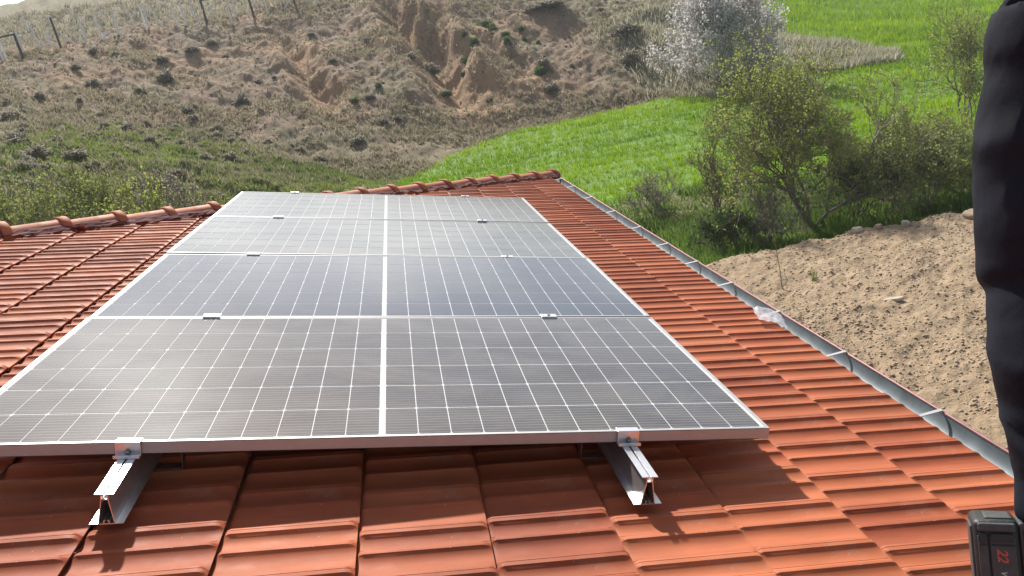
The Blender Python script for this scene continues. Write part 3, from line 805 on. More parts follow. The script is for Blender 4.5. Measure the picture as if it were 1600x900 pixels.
# ------------------------------------------------------------------ rails, panels, clamps
def rail_v(i, u): return (-0.437 - 0.0115 * u) if i else (-1.800 - 0.0145 * u)
RAIL_SEG = [((-21, 0), (-4, 0)), ((4, 0), (21, 0)), ((-4, 0), (-4, -10)), ((4, 0), (4, -10)), ((-8, -14), (8, -14)), ((-8, 0), (-8, -14)), ((8, 0), (8, -14)), ((-8, -14), (-19, -79)), ((8, -14), (19, -79)), ((-38, -79), (38, -79)),
            ((-6, -79), (-6, -70)), ((6, -79), (6, -70)), ((-6, -70), (-3, -70)), ((6, -70), (3, -70))]
names = ['aluminium mounting rail under the left clamp, sticking out towards the viewer', 'aluminium mounting rail under the right clamp, sticking out towards the viewer']
for i in range(2):
    r_ = MB(); u0, u1 = -0.212, 4.72
    for (a, c) in RAIL_SEG:
        A = Vector((a[0], 0, a[1])) / 1000; B = Vector((c[0], 0, c[1])) / 1000
        t = (B - A).normalized(); q = Vector((-t.z, 0, t.x)) * 0.0011; A = A - t * 0.0009; B = B + t * 0.0009
        P = [A + q, B + q, B - q, A - q]
        V = [p + Vector((0, u0, 0)) for p in P] + [p + Vector((0, u1, 0)) for p in P]
        r_.add(V, [(3, 2, 1, 0), (4, 5, 6, 7), (0, 1, 5, 4), (1, 2, 6, 5), (2, 3, 7, 6), (3, 0, 4, 7)])
    # solid plug in the neck
    ang = 0.0115 if i else 0.0145
    o = r_.build('mounting_rail', MAT['aluminium'], mw=rmat(rail_v(i, 0), 0, -0.0362, ang))
    tag(o, names[i], 'rail', 'panel mounting rails')
    for ub in (0.10, 1.35, 2.6, 3.9):
        hk = MB(); sgn = 1 if i == 0 else -1
        hk.box((sgn * 0.075, ub, -0.088), (0.075, 0.035, 0.004)); hk.box((sgn * 0.111, ub, -0.062), (0.003, 0.035, 0.052))
        hk.build('roof_hook', MAT['bolt_steel'], o, mw=rmat(rail_v(i, 0), 0, -0.0362, ang))

PW_, PL_, PG = 2.279, 1.134, 0.020
FH, LIP = 0.035, 0.011
def cell_geo():
    x, y, c = 0.0897 / 2, 0.1780 / 2, 0.0045
    ring = [(x - c, -y), (x, -y + c), (x, y - c), (x - c, y), (-x + c, y), (-x, y - c), (-x, -y + c), (-x + c, -y)]
    V = [(p[0], p[1], 0.0007) for p in ring] + [(p[0], p[1], 0) for p in ring]
    return V, [tuple(range(8))] + [(k + 8, (k + 1) % 8 + 8, (k + 1) % 8, k) for k in range(8)]
cellv, cellf = cell_geo()
cell_me = {k: mesh('cell', cellv, cellf, MAT[k]) for k in ('cell_warm', 'cell_blue', 'cell_grey')}
plab = ['front solar panel, nearest the viewer, grey brown cells with bright grid lines', 'second solar panel from the front, bluest of the four', 'third solar panel from the front, pale grey green reflection', 'rearmost solar panel next to the hip of the roof']
pmat = ['cell_warm', 'cell_blue', 'cell_grey', 'cell_grey']
tilt = [(0.0, 0.0), (0.004, -0.003), (-0.003, 0.002), (0.002, 0.0)]
frame_me = None
for k in range(4):
    u0 = k * (PL_ + PG)
    root = empty('solar_panel', rp(-PW_ / 2, u0 + PL_ / 2, -FH), plab[k], 'solar panel', 'solar panels in a row on the roof')
    T = rmat(-PW_ / 2, u0 + PL_ / 2, 0) @ Matrix.Rotation(tilt[k][0], 4, 'X') @ Matrix.Rotation(tilt[k][1], 4, 'Y')
    if frame_me is None:
        fr = MB(); hw, hl = PW_ / 2, PL_ / 2
        for sx in (-1, 1):                                # hollow section: outer wall, top lip, bottom flange
            fr.box((sx * (hw - 0.0009), 0, -FH / 2), (0.0018, PL_, FH)); fr.box((sx * (hw - LIP / 2), 0, -0.0010), (LIP, PL_ - 0.001, 0.0020)); fr.box((sx * (hw - 0.014), 0, -FH + 0.0010), (0.028, PL_ - .004, 0.0018))
        for sy in (-1, 1):
            fr.box((0, sy * (hl - 0.0009), -FH / 2), (PW_ - 0.0036, 0.0018, FH)); fr.box((0, sy * (hl - LIP / 2), -0.0010), (PW_ - 2 * LIP, LIP, 0.0020)); fr.box((0, sy * (hl - 0.014), -FH + 0.0010), (PW_ - .06, 0.028, 0.0018))
        frame_me = fr.mesh('frame', MAT['anodised'])
        lm = MB(); lm.box((0, 0, -0.0045), (PW_ - 0.004, PL_ - 0.004, 0.0050)); lam_me = lm.mesh('laminate', MAT['laminate'])
    link('frame', frame_me, root, T)
    link('laminate', lam_me, root, T)
    cm = cell_me[pmat[k]]
    for cx in range(24):
        x = (cx - 11.5) * 0.0926 + (0.008 if cx >= 12 else -0.008)
        for cy in range(6):
            link('cell', cm, root, T @ Matrix.Translation((x, (cy - 2.5) * 0.1842, -0.0020)))

# clamps
ord_ = ['front', 'second', 'third', 'rear']
for i in range(2):
    sd = ('left', 'right')[i]
    e = MB(); v = rail_v(i, 0)
    e.box((0, 0.004, 0.0022), (0.064, 0.026, 0.0036)); e.box((0, -0.0085, -0.0165), (0.064, 0.0034, 0.0372)); e.box((0, -0.0185, -0.0335), (0.066, 0.0200, 0.0036)); e.box((0, -0.0280, -0.0300), (0.066, 0.0030, 0.0090))
    root = empty('end_clamp', rp(v, -0.02, -0.035), 'silver end clamp holding the front panel edge on the %s rail' % sd, 'clamp', 'panel end clamps')
    e.build('clamp_plate', MAT['aluminium'], root, bevel=0.0008, mw=rmat(v, 0, 0))
    bt = MB(); bt.tube([(0, -0.0100, -0.022), (0, -0.0135, -0.022)], 0.0085, 16); bt.tube([(0, -0.0135, -0.022), (0, -0.0200, -0.022)], 0.0060, 6)
    bt.build('bolt', MAT['bolt_steel'], root, mw=rmat(v, 0, 0))
    for k in range(1, 5):
        u = k * (PL_ + PG) - PG / 2 + (0.002 if k < 4 else 0)
        v = rail_v(i, u)
        where = 'between %s and %s panel' % (ord_[k - 1], ord_[k]) if k < 4 else 'at the far edge of the rearmost panel'
        root = empty('mid_clamp' if k < 4 else 'end_clamp', rp(v, u, -0.035), 'small silver clamp on the %s rail %s' % (sd, where), 'clamp', 'panel mid clamps')
        c = MB(); c.box((0, 0, 0.0035), (0.066, 0.040, 0.0055)); c.box((0, 0, -0.0155), (0.060, 0.012, 0.032))
        c.build('clamp_plate', MAT['aluminium'], root, bevel=0.001, mw=rmat(v, u, 0))
        bt = MB(); bt.tube([(0, 0, 0.0063), (0, 0, 0.0105)], 0.0065, 6); bt.build('bolt', MAT['bolt_steel'], root, mw=rmat(v, u, 0))

# scrap of clear plastic film lying across tile edge and gutter
m, N, L, b = new_mat('plastic_film')
b.inputs['Base Color'].default_value = (0.80, 0.84, 0.90, 1); b.inputs['Roughness'].default_value = 0.18
tp = N.new('ShaderNodeBsdfTransparent'); tl = N.new('ShaderNodeBsdfTranslucent'); tl.inputs['Color'].default_value = (.85, .88, .92, 1)
m1 = N.new('ShaderNodeMixShader'); m1.inputs[0].default_value = 0.35
m2 = N.new('ShaderNodeMixShader'); L.new(ramp(N, L, nz(N, L, 26, 4), [(0.3, 0.45), (0.65, 0.9)]), m2.inputs[0])
L.new(b.outputs[0], m1.inputs[1]); L.new(tl.outputs[0], m1.inputs[2]); L.new(tp.outputs[0], m2.inputs[1]); L.new(m1.outputs[0], m2.inputs[2]); L.new(m2.outputs[0], N['Material Output'].inputs['Surface'])
MAT['plastic_film'] = m
nu, nv = 26, 34
V = []; 
for i in range(nu + 1):
    for j in range(nv + 1):
        s, t = i / nu, j / nv
        c0, c1, c2, c3 = Vector((0.705, 1.64, 0)), Vector((0.665, 1.46, 0)), Vector((0.785, 1.41, 0)), Vector((0.825, 1.57, 0))
        p = (c0 * (1 - s) + c1 * s) * (1 - t) + (c3 * (1 - s) + c2 * s) * t
        n_ = float(fbm(np.array([s * 3.0 + 2]), np.array([t * 3.5]), 4, 88)[0]); n2_ = float(fbm(np.array([s * 4.0 + 7]), np.array([t * 4]), 3, 89)[0])
        lift = 0.012 + 0.026 * max(0, 0.75 - s) + 0.013 * n_ - 0.035 * max(0, t - 0.55)
        V.append(rp(p.x + 0.008 * n2_, p.y + 0.012 * n_, TN + max(0.006, lift) if t < 0.6 else TN + lift))
F = [(i * (nv + 1) + j, (i + 1) * (nv + 1) + j, (i + 1) * (nv + 1) + j + 1, i * (nv + 1) + j + 1) for i in range(nu) for j in range(nv)]
o = obj('plastic_scrap', V, F, MAT['plastic_film'], smooth=True)
tag(o, 'crumpled scrap of clear plastic film lying across the tile edge and gutter', 'plastic scrap')

# ------------------------------------------------------------------ trees and shrubs
def grow(seed, stems, levels, up=0.12, spread=0.55, ratio=0.74, wob=0.22, side=0.55, first=(0.9, 1.2), tilt=(0.1, 0.6)):
    """returns branch polylines [(pts, r0, r1, level)] of a tree about 3 units high"""
    R = random.Random(seed); out = []
    def br(p, d, Ln, r, lev):
        pts = [p]; n = 4 if lev < 2 else (3 if lev < 5 else 2)
        for i in range(n):
            d = (d + Vector((R.gauss(0, wob), R.gauss(0, wob), R.gauss(0, wob * .7) + up * 0.5))).normalized()
            p = p + d * (Ln / n); pts.append(p)
            if lev < levels and i >= 1 and R.random() < side:
                ax = d.orthogonal(); ax.rotate(Matrix.Rotation(R.uniform(0, 6.28), 3, d))
                nd = d.copy(); nd.rotate(Matrix.Rotation(R.uniform(0.5, 1.1) * spread * 1.6, 3, ax))
                br(p, nd, Ln * ratio * R.uniform(.6, .95), r * (0.55), lev + 1)
        out.append((pts, r, r * 0.62 if lev < levels else r * 0.4, lev))
        if lev < levels:
            for _ in range(2 if R.random() < 0.65 else 3):
                ax = d.orthogonal(); ax.rotate(Matrix.Rotation(R.uniform(0, 6.28), 3, d))
                nd = d.copy(); nd.rotate(Matrix.Rotation(R.uniform(0.35, 1.0) * spread, 3, ax))
                br(p, nd, Ln * ratio * R.uniform(.8, 1.15), r * 0.64, lev + 1)
    for s in range(stems):
        a = 6.283 * (s + R.uniform(-.3, .3)) / stems; t = R.uniform(*tilt)
        br(Vector((R.uniform(-.06, .06), R.uniform(-.06, .06), 0)), Vector((math.cos(a) * math.sin(t), math.sin(a) * math.sin(t), math.cos(t))), R.uniform(*first), 0.075 if stems < 4 else 0.055, 0)
    return out
def tubes_np(brs, T, rs, sides=(7, 5, 4, 3, 3, 3, 3)):
    Vs, Fs = [], []; n0 = 0; groups = {}
    for q in brs: groups.setdefault((len(q[0]), sides[min(q[3], len(sides) - 1)]), []).append(q)
    for (m, k), g in groups.items():
        P = np.array([[T(p) for p in q[0]] for q in g])                       # (B, m, 3)
        t = np.gradient(P, axis=1); t /= np.linalg.norm(t, axis=2)[..., None] + 1e-9
        ref = np.where(np.abs(t[..., 2:3]) < .9, np.array([0, 0, 1.]), np.array([1., 0, 0]))
        a = np.cross(t, ref); a /= np.linalg.norm(a, axis=2)[..., None] + 1e-9
        b = np.cross(t, a)
        w_ = np.linspace(0, 1, m)[None]
        rad = np.maximum((np.array([q[1] for q in g])[:, None] * (1 - w_) + np.array([q[2] for q in g])[:, None] * w_) * rs, 0.0035)[..., None, None]
        an = np.arange(k) * 2 * np.pi / k
        ring = P[:, :, None] + rad * (a[:, :, None] * np.cos(an)[:, None] + b[:, :, None] * np.sin(an)[:, None])
        Vs.append(ring.reshape(-1, 3))
        i, j = np.meshgrid(np.arange(m - 1), np.arange(k), indexing='ij')
        f = np.stack([i * k + j, i * k + (j + 1) % k, (i + 1) * k + (j + 1) % k, (i + 1) * k + j], -1).reshape(-1, 4)
        Fs.append((n0 + np.arange(len(g))[:, None, None] * m * k + f[None]).reshape(-1, 4))
        n0 += len(g) * m * k
    return np.concatenate(Vs), np.concatenate(Fs)
def leaves_np(P, size, seed, tint, flat=0.0):
    r = np.random.default_rng(seed); n = len(P)
    d = r.normal(size=(n, 3)); d[:, 2] *= (1 - flat); d /= np.linalg.norm(d, axis=1)[:, None]
    e = np.cross(d, r.normal(size=(n, 3))); e /= np.linalg.norm(e, axis=1)[:, None]
    s = (size * r.uniform(0.6, 1.3, n))[:, None]
    V = np.stack([P - d * s * .5, P + e * s * .30, P + d * s * .5, P - e * s * .30], 1).reshape(-1, 3)
    F = np.arange(n)[:, None] * 4 + np.arange(4)[None]
    return V, F, np.repeat(tint, 4)
def tree(name, label, cat, x, y, height, wx, wy, seed, nleaf, lsize, leafmat, bark='bark', group=None, crownname='crown', leafbias=0.0, low=1, rs=None, base=None, lumps=1.0, **kw):
    brs = grow(seed, **kw)
    A = np.array([p for b in brs for p in b[0]])
    lo, hi = np.percentile(A, 1, axis=0), np.percentile(A, 99.3, axis=0)
    g = gz(x, y) - 0.05 if base is None else base
    sx, sy, sz = wx / (hi[0] - lo[0]), wy / (hi[1] - lo[1]), height / hi[2]
    cx, cy = (lo[0] + hi[0]) / 2, (lo[1] + hi[1]) / 2
    def T(p):
        f = min(1.0, max(0.0, p[2] / (0.5 * hi[2])))
        return (x + (p[0] - cx * f) * sx, y + (p[1] - cy * f) * sy, g + p[2] * sz)
    root = empty(name, (x, y, g), label, cat, group)
    V, F = tubes_np(brs, T, rs or (sz * 0.75))
    me = npmesh('trunk', V, F, MAT[bark], smooth=True); link('trunk', me, root)
    if nleaf:
        R = random.Random(seed + 1); lev = max(b[3] for b in brs)
        cand = [b for b in brs if b[3] >= lev - low]
        zs = np.array([b[0][-1].z for b in cand]); zs = (zs - zs.min()) / (np.ptp(zs) + 1e-6)
        wgt = np.clip(0.25 + leafbias * zs, 0.02, None) * np.random.default_rng(seed + 2).gamma(1.2, 1.0, len(cand)) ** lumps
        idx = np.random.default_rng(seed + 3).choice(len(cand), nleaf, p=wgt / wgt.sum())
        P = []; tn = []
        rr_ = np.random.default_rng(seed + 4); u = rr_.uniform(0.1, 1.05, nleaf)
        bt_ = rr_.uniform(0, 1, len(cand))
        for q, i in enumerate(idx):
            pts = cand[i][0]; f = min(u[q], 0.999) * (len(pts) - 1); k = int(f)
            P.append(T(pts[k].lerp(pts[k + 1], f - k))); tn.append(bt_[i])
        P = np.array(P) + rr_.normal(0, lsize * 0.7, (nleaf, 3))
        tint = np.clip(0.6 * np.array(tn) + rr_.uniform(0, 0.4, nleaf), 0, 1)
        V, F, tv = leaves_np(P, lsize, seed + 5, tint)
        link(crownname, npmesh(crownname, V, F, MAT[leafmat], tv), root)
    return root

tree('budding_tree', 'large bushy tree with bare twigs and fresh yellow green tips beside the field', 'tree', 8.2, 16.1, 4.3, 5.0, 4.4, 21, 25000, 0.06, 'young_leaf', leafbias=1.4, stems=5, levels=6, spread=0.62, ratio=0.76, tilt=(0.15, 0.75), rs=0.9)
tree('blossoming_tree', 'round tree covered in white blossom at the foot of the brown slope', 'tree', 17.6, 42.8, 5.6, 5.9, 5.6, 36, 36000, 0.15, 'blossom_petal', bark='bark_grey', leafbias=0.0, stems=10, levels=5, spread=0.72, ratio=0.75, tilt=(0.1, 1.25), lumps=0.6, low=2, rs=0.8)
tree('thin_tree', 'slender nearly bare tree at the left of the large bushy tree', 'tree', 6.25, 16.4, 2.9, 1.5, 1.5, 44, 700, 0.06, 'young_leaf', leafbias=0.8, stems=3, levels=4, spread=0.42, ratio=0.74, tilt=(0.05, 0.3), rs=0.45)
tree('sapling', 'thin young tree with sparse leaves between the bushy tree and the man', 'tree', 10.9, 17.0, 2.6, 1.2, 1.2, 55, 800, 0.06, 'young_leaf', leafbias=0.8, stems=2, levels=4, spread=0.45, tilt=(0.0, 0.2), rs=0.4)
tree('field_edge_tree', 'pale budding tree partly hidden behind the dark sleeve', 'tree', 18.6, 24.6, 4.3, 3.4, 3.0, 66, 4200, 0.085, 'young_leaf', leafbias=0.5, stems=4, levels=5, spread=0.5, tilt=(0.1, 0.5), rs=0.6)
tree('leafy_bush', 'leafy yellow green bush above the dirt yard next to the dark sleeve', 'bush', 11.0, 15.6, 2.25, 1.9, 1.7, 77, 4200, 0.07, 'bush_leaf', leafbias=0.2, stems=6, levels=4, spread=0.5, tilt=(0.1, 0.8), rs=0.35)
tree('leafy_bush', 'dark green bush under the right side of the large bushy tree', 'bush', 9.3, 16.2, 1.9, 2.2, 1.8, 78, 4200, 0.07, 'clump_leaf', leafbias=0.2, stems=6, levels=4, spread=0.55, tilt=(0.2, 0.9), rs=0.35)
tree('leafy_bush', 'low dense green bush under the slender bare tree', 'bush', 5.75, 15.4, 1.2, 1.7, 1.4, 79, 3000, 0.07, 'clump_leaf', leafbias=0.2, stems=6, levels=4, spread=0.55, tilt=(0.2, 0.9), rs=0.3)
tree('dry_bush', 'twiggy grey bush on the field edge just beyond the gutter', 'bush', 5.4, 19.6, 1.3, 1.7, 1.4, 80, 1500, 0.05, 'shrub_leaf', leafbias=0.2, stems=6, levels=4, spread=0.5, tilt=(0.2, 0.9), rs=0.3)
tree('dry_bush', 'twiggy brown bush at the left foot of the large bushy tree', 'bush', 6.9, 15.2, 1.5, 1.7, 1.4, 81, 1500, 0.05, 'shrub_leaf', leafbias=0.2, stems=6, levels=4, spread=0.5, tilt=(0.2, 0.9), rs=0.3)
tree('leafy_bush', 'green bush low behind the sapling', 'bush', 12.6, 18.6, 1.7, 1.9, 1.6, 82, 3200, 0.07, 'bush_leaf', leafbias=0.2, stems=6, levels=4, spread=0.55, tilt=(0.2, 0.9), rs=0.35)
tree('leafy_bush', 'pale olive bush close to the dark sleeve above the crest', 'bush', 12.2, 16.0, 1.6, 2.0, 1.8, 83, 5000, 0.06, 'bush_leaf', leafbias=0.3, stems=6, levels=4, spread=0.55, tilt=(0.2, 0.9), rs=0.35)
tree('leafy_bush', 'broad olive bush on the field edge right of the sapling', 'bush', 14.9, 20.6, 1.3, 2.6, 2.0, 84, 6000, 0.07, 'young_leaf', leafbias=0.3, stems=7, levels=4, spread=0.55, tilt=(0.2, 0.9), rs=0.35)
tree('leafy_bush', 'round green bush behind the right flank of the large bushy tree', 'bush', 10.9, 18.8, 1.4, 2.2, 1.8, 85, 5000, 0.065, 'bush_leaf', leafbias=0.3, stems=6, levels=4, spread=0.55, tilt=(0.2, 0.9), rs=0.35)
LB = [(-8.33, 13.17, 3.0, 2.0, 'leftmost leafy bush behind the hip tiles, at the picture edge'), (-8.29, 14.30, 2.9, 1.9, 'tall yellow green bush behind the hip, second from the left edge'), (-7.05, 12.66, 2.95, 1.7, 'low leafy bush between the two leftmost tall bushes and the forked one'),
      (-7.12, 13.71, 2.9, 1.6, 'yellow green bush left of the one with a forked stem'), (-7.0, 14.79, 2.75, 1.6, 'leafy bush with a forked dark stem behind the hip tiles'), (-6.03, 13.05, 2.75, 1.5, 'low green bush in front of the bare twiggy one'),
      (-6.76, 16.49, 2.5, 1.9, 'bare twiggy grey green bush behind the hip tiles'), (-6.2, 17.15, 2.3, 1.7, 'twiggy bush right of the tallest bare one'), (-5.5, 16.31, 2.1, 1.5, 'rightmost small bush behind the hip, beside the panel corner')]
for i, (x, y, h, wd, lb) in enumerate(LB):
    bare = i in (6, 7)
    tree('hedge_bush', lb, 'bush', x, y, h, wd, wd, 200 + i, 1500 if bare else 5200, 0.055, 'shrub_leaf' if bare else ('young_leaf' if i % 2 else 'bush_leaf'), group='bushes behind the left hip', leafbias=0.6, stems=5, levels=4, spread=0.5, tilt=(0.05, 0.55), rs=0.35)

# low shrubs: a few shared bushes, each spot its own object
def shrub_mesh(seed, mat, n, ls):
    r = np.random.default_rng(seed)
    d = r.normal(size=(n, 3)); d[:, 2] = np.abs(d[:, 2]) * 0.9 + 0.05; d /= np.linalg.norm(d, axis=1)[:, None]
    lump = 0.75 + 0.35 * fbm(d[:, 0] * 2 + seed, d[:, 1] * 2 + d[:, 2], 3, seed)
    P = d * (r.uniform(0.15, 1, n) ** 0.45 * lump)[:, None] * [0.5, 0.5, 1.0]
    t = d * 0.75 + r.normal(0, .35, (n, 3)); t /= np.linalg.norm(t, axis=1)[:, None]
    e = np.cross(t, r.normal(size=(n, 3))); e /= np.linalg.norm(e, axis=1)[:, None]
    s = (ls * r.uniform(.6, 1.4, n))[:, None]
    V = np.stack([P - t * s * .5 - e * s * .16, P - t * s * .5 + e * s * .16, P + t * s * .6 + e * s * .08, P + t * s * .6 - e * s * .08], 1).reshape(-1, 3)
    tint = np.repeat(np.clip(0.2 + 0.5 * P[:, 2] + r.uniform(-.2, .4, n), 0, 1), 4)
    return npmesh('shrub', V, np.arange(n * 4).reshape(-1, 4), MAT[mat], tint)
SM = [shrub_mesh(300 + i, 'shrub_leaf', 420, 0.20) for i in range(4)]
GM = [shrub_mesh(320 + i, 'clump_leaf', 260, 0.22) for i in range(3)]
SHRUB=[(-14.13,51.70,1.31,0.88),(-9.61,48.36,1.13,0.89),(-19.81,58.62,1.01,0.70),(-18.06,56.95,0.78,0.39),(-15.30,56.56,1.43,0.57),(-19.04,45.13,0.80,0.48),(-17.54,49.16,1.07,0.60),(-14.83,48.10,0.82,0.58),(-12.19,45.99,0.86,0.55),(-6.06,48.44,0.88,0.56),(-19.07,51.92,0.90,0.45),(-13.65,59.09,1.19,0.49),(-9.00,52.30,0.96,0.43),(-12.69,61.93,1.03,0.51),(-3.77,46.33,0.77,0.38),(-1.06,45.31,0.67,0.37),(2.40,51.82,0.94,0.51),(2.06,56.54,1.39,1.02),(-2.26,47.79,0.71,0.39),(0.85,55.59,1.00,0.55),(11.64,61.20,3.57,0.71),(15.18,52.93,2.26,1.00),(14.17,49.58,1.70,1.02),(8.95,51.43,1.12,0.60),(8.58,48.55,1.22,0.57),(-10.52,37.96,0.72,0.46),(-13.10,37.88,0.86,0.59),(-13.97,37.81,0.66,0.46),(-13.17,33.75,0.60,0.42),(-13.79,31.50,0.74,0.46),(-13.10,27.79,0.87,0.51),(-12.20,28.58,0.88,0.41),(-15.00,31.34,0.98,0.46),(-17.38,37.17,1.14,0.67),(-11.63,25.69,0.71,0.33),(-12.55,25.31,0.80,0.33),(-9.83,29.46,0.52,0.31),(-11.21,31.55,0.61,0.39),(-8.00,30.95,0.48,0.27),(-7.49,40.19,0.61,0.34),(-9.86,40.57,0.76,0.41),(-5.08,37.99,0.83,0.45),(-1.83,44.40,0.66,0.37),(-3.28,41.65,0.90,0.42),(-4.25,54.51,0.72,0.36),(-1.88,59.71,0.98,0.49)]
GREENCLUMP=[(4.47,54.87,0.99,0.63),(6.61,60.47,1.20,0.60),(7.15,58.99,0.97,0.68),(7.07,58.20,0.87,0.48),(7.49,55.11,0.64,0.82),(7.69,56.50,0.84,0.47),(9.21,58.39,0.87,0.58),(8.93,56.71,0.66,0.57),(9.79,56.15,0.47,0.47),(4.91,56.53,0.65,0.47),(5.28,55.09,0.91,0.91),(-3.19,47.26,0.70,0.47),(-1.62,49.11,0.57,0.40),(2.35,51.52,1.10,0.42),(3.95,53.71,0.62,0.53),(6.93,59.73,1.18,0.69),(8.56,50.79,1.02,0.85)]
def region(x, y, lo, hi):
    a = math.degrees(math.atan2(x - YX, y - YY)); f = (y - lo) / (hi - lo)
    return ('lower', 'middle', 'upper')[min(2, max(0, int(f * 3)))] + ' ' + ('far left', 'left', 'centre', 'right')[0 if a < -17 else 1 if a < -8 else 2 if a < 6 else 3]
def slope_label(x, y): return 'small dark grey shrub in the %s part of the eroded brown slope' % region(x, y, 44, 66)
def cushion_label(x, y): return 'low grey cushion shrub in the %s part of grassy slope behind hip' % region(x, y, 21, 44)
SPECIAL = {0: 'round dark shrub alone in the middle of the left brown slope', 1: 'round dark shrub right of the middle of the brown slope, below a gully', 17: 'dark shrub hanging in the main gully', 20: 'long dark mat of shrub at the top edge of the brown slope', 21: 'wide grey shrub on the slope left of the blossoming tree, the upper one', 22: 'wide grey shrub on the slope left of the blossoming tree, the lower one', 2: 'shrub just below the crest fence near the left edge'}
for i, (x, y, w_, h_) in enumerate(SHRUB):
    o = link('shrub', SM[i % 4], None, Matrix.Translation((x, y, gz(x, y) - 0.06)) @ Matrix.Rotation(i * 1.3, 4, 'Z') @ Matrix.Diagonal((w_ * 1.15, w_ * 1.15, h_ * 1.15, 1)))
    if y > 44: tag(o, SPECIAL.get(i, slope_label(x, y)), 'shrub', 'low shrubs on the eroded slope')
    else: tag(o, cushion_label(x, y), 'shrub', 'cushion shrubs on the lower left slope')
rs_ = np.random.default_rng(400)
cnt = 0
while cnt < 90:
    x, y = rs_.uniform(-19, -3.5), rs_.uniform(21, 43)
    if not seen(x, y, 1) or x > -1.5 - 0.22 * (44 - y): continue
    if rs_.uniform() > 0.35 + 0.65 * (x < -8): continue
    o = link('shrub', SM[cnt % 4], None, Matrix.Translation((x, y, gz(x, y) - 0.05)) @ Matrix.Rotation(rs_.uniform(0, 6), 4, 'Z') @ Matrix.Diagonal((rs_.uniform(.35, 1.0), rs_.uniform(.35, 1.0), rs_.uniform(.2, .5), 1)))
    tag(o, cushion_label(x, y), 'shrub', 'cushion shrubs on the lower left slope'); cnt += 1
cnt = 0
while cnt < 45:
    x, y = rs_.uniform(-24, 17), rs_.uniform(44, 68)
    if not seen(x, y, 1) or inside(np.array(x), np.array(y), FIELD): continue
    s = rs_.uniform(.25, .75)
    o = link('shrub', SM[cnt % 4], None, Matrix.Translation((x, y, gz(x, y) - 0.04)) @ Matrix.Rotation(rs_.uniform(0, 6), 4, 'Z') @ Matrix.Diagonal((s, s * rs_.uniform(.7, 1.3), s * rs_.uniform(.35, .7), 1)))
    tag(o, slope_label(x, y), 'shrub', 'low shrubs on the eroded slope'); cnt += 1
ORD = 'leftmost,second,third,fourth,fifth,sixth,seventh,eighth,ninth,tenth,eleventh,twelfth,thirteenth,fourteenth,fifteenth,sixteenth,rightmost'.split(',')
for i, (x, y, w_, h_) in enumerate(sorted(GREENCLUMP, key=lambda q: math.atan2(q[0] - YX, q[1] - YY))):
    o = link('green_clump', GM[i % 3], None, Matrix.Translation((x, y, gz(x, y) - 0.05)) @ Matrix.Rotation(i * 2.1, 4, 'Z') @ Matrix.Diagonal((w_, w_, h_ * .9, 1)))
    tag(o, ('%s small dark green plant clump on the brown gullied slope' if i in (0, 16) else '%s from the left of the small dark green clumps on the brown gullied slope') % ORD[i], 'plant', 'green clumps on the eroded slope')

# ------------------------------------------------------------------ fences on the crest
def fence(name, label, posts, dark, braces, top=True):
    x0, y0 = posts[0][:2] if posts else dark[0][:2]
    root = empty(name, (x0, y0, gz(x0, y0)), label, 'fence')
    heads = []
    for (x, y, h), mt, r in [(p, 'post_white', 0.07) for p in posts] + [(p, 'post_dark', 0.075) for p in dark]:
        g_ = gz(x, y); m_ = MB(); lx = random.uniform(-.03, .03); h = h * 1.15 + 0.2
        m_.box((0, 0, h / 2 - .1), (r * 2, r * 2, h + .2))
        m_.v = [(q[0] * (1 - 0.15 * q[2] / h), q[1] * (1 - 0.15 * q[2] / h), q[2]) for q in m_.v]
        m_.build('post', MAT[mt], root, bevel=0.008, seg=1, mw=Matrix.Translation((x, y, g_)) @ Matrix.Rotation(lx, 4, 'Y') @ Matrix.Rotation(random.uniform(0, 1), 4, 'Z'))
        heads.append((x, y, g_, h, mt))
    for (fx_, fy_), t in braces:
        m_ = MB(); m_.tube([(fx_, fy_, gz(fx_, fy_) - .1), t], 0.05, 6); m_.build('brace', MAT['post_white'], root)
    heads.sort()
    if top:
        wr = MB()
        for a, b in zip(heads, heads[1:]):
            for q in (0.35, 0.62, 0.9): wr.tube([(a[0], a[1], a[2] + a[3] * q), (b[0], b[1], b[2] + b[3] * q)], 0.006, 3, cap=False)
        wr.build('wire', MAT['wire'], root)
    return root, heads
NEAR=[(-23.95, 54.69, 0.79), (-23.92, 55.13, 0.83), (-23.33, 56.44, 1.02), (-22.92, 58.2, 1.11), (-23.18, 59.81, 0.41), (-23.19, 61.18, 0.73), (-21.02, 61.8, 1.05), (-20.37, 63.26, 1.5), (-19.21, 63.49, 1.16), (-18.79, 66.5, 0.86), (-17.71, 65.44, 1.38), (-17.42, 65.2, 1.2), (-15.73, 66.72, 1.18), (-15.02, 66.67, 1.35), (-11.7, 67.17, 1.28), (-11.66, 69.9, 1.02), (-9.13, 69.44, 1.05), (-8.31, 71.74, 0.63), (-5.13, 70.59, 0.91)]
NEAR_DARK=[(-23.04,55.38,1.33),(-21.96,59.28,1.63),(-13.48,66.56,1.46),(-10.16,68.60,1.39),(-6.89,70.06,1.10)]
FAR=[(-39.1, 96.66, 1.17), (-37.04, 95.3, 1.53), (-36.83, 95.49, 0.88), (-35.58, 98.48, 0.99), (-32.47, 96.57, 1.51), (-32.01, 97.66, 0.89), (-30.55, 99.87, 1.0), (-28.2, 100.84, 0.9), (-26.52, 100.65, 0.71), (-19.57, 93.5, 1.28), (-17.91, 95.53, 0.95)]
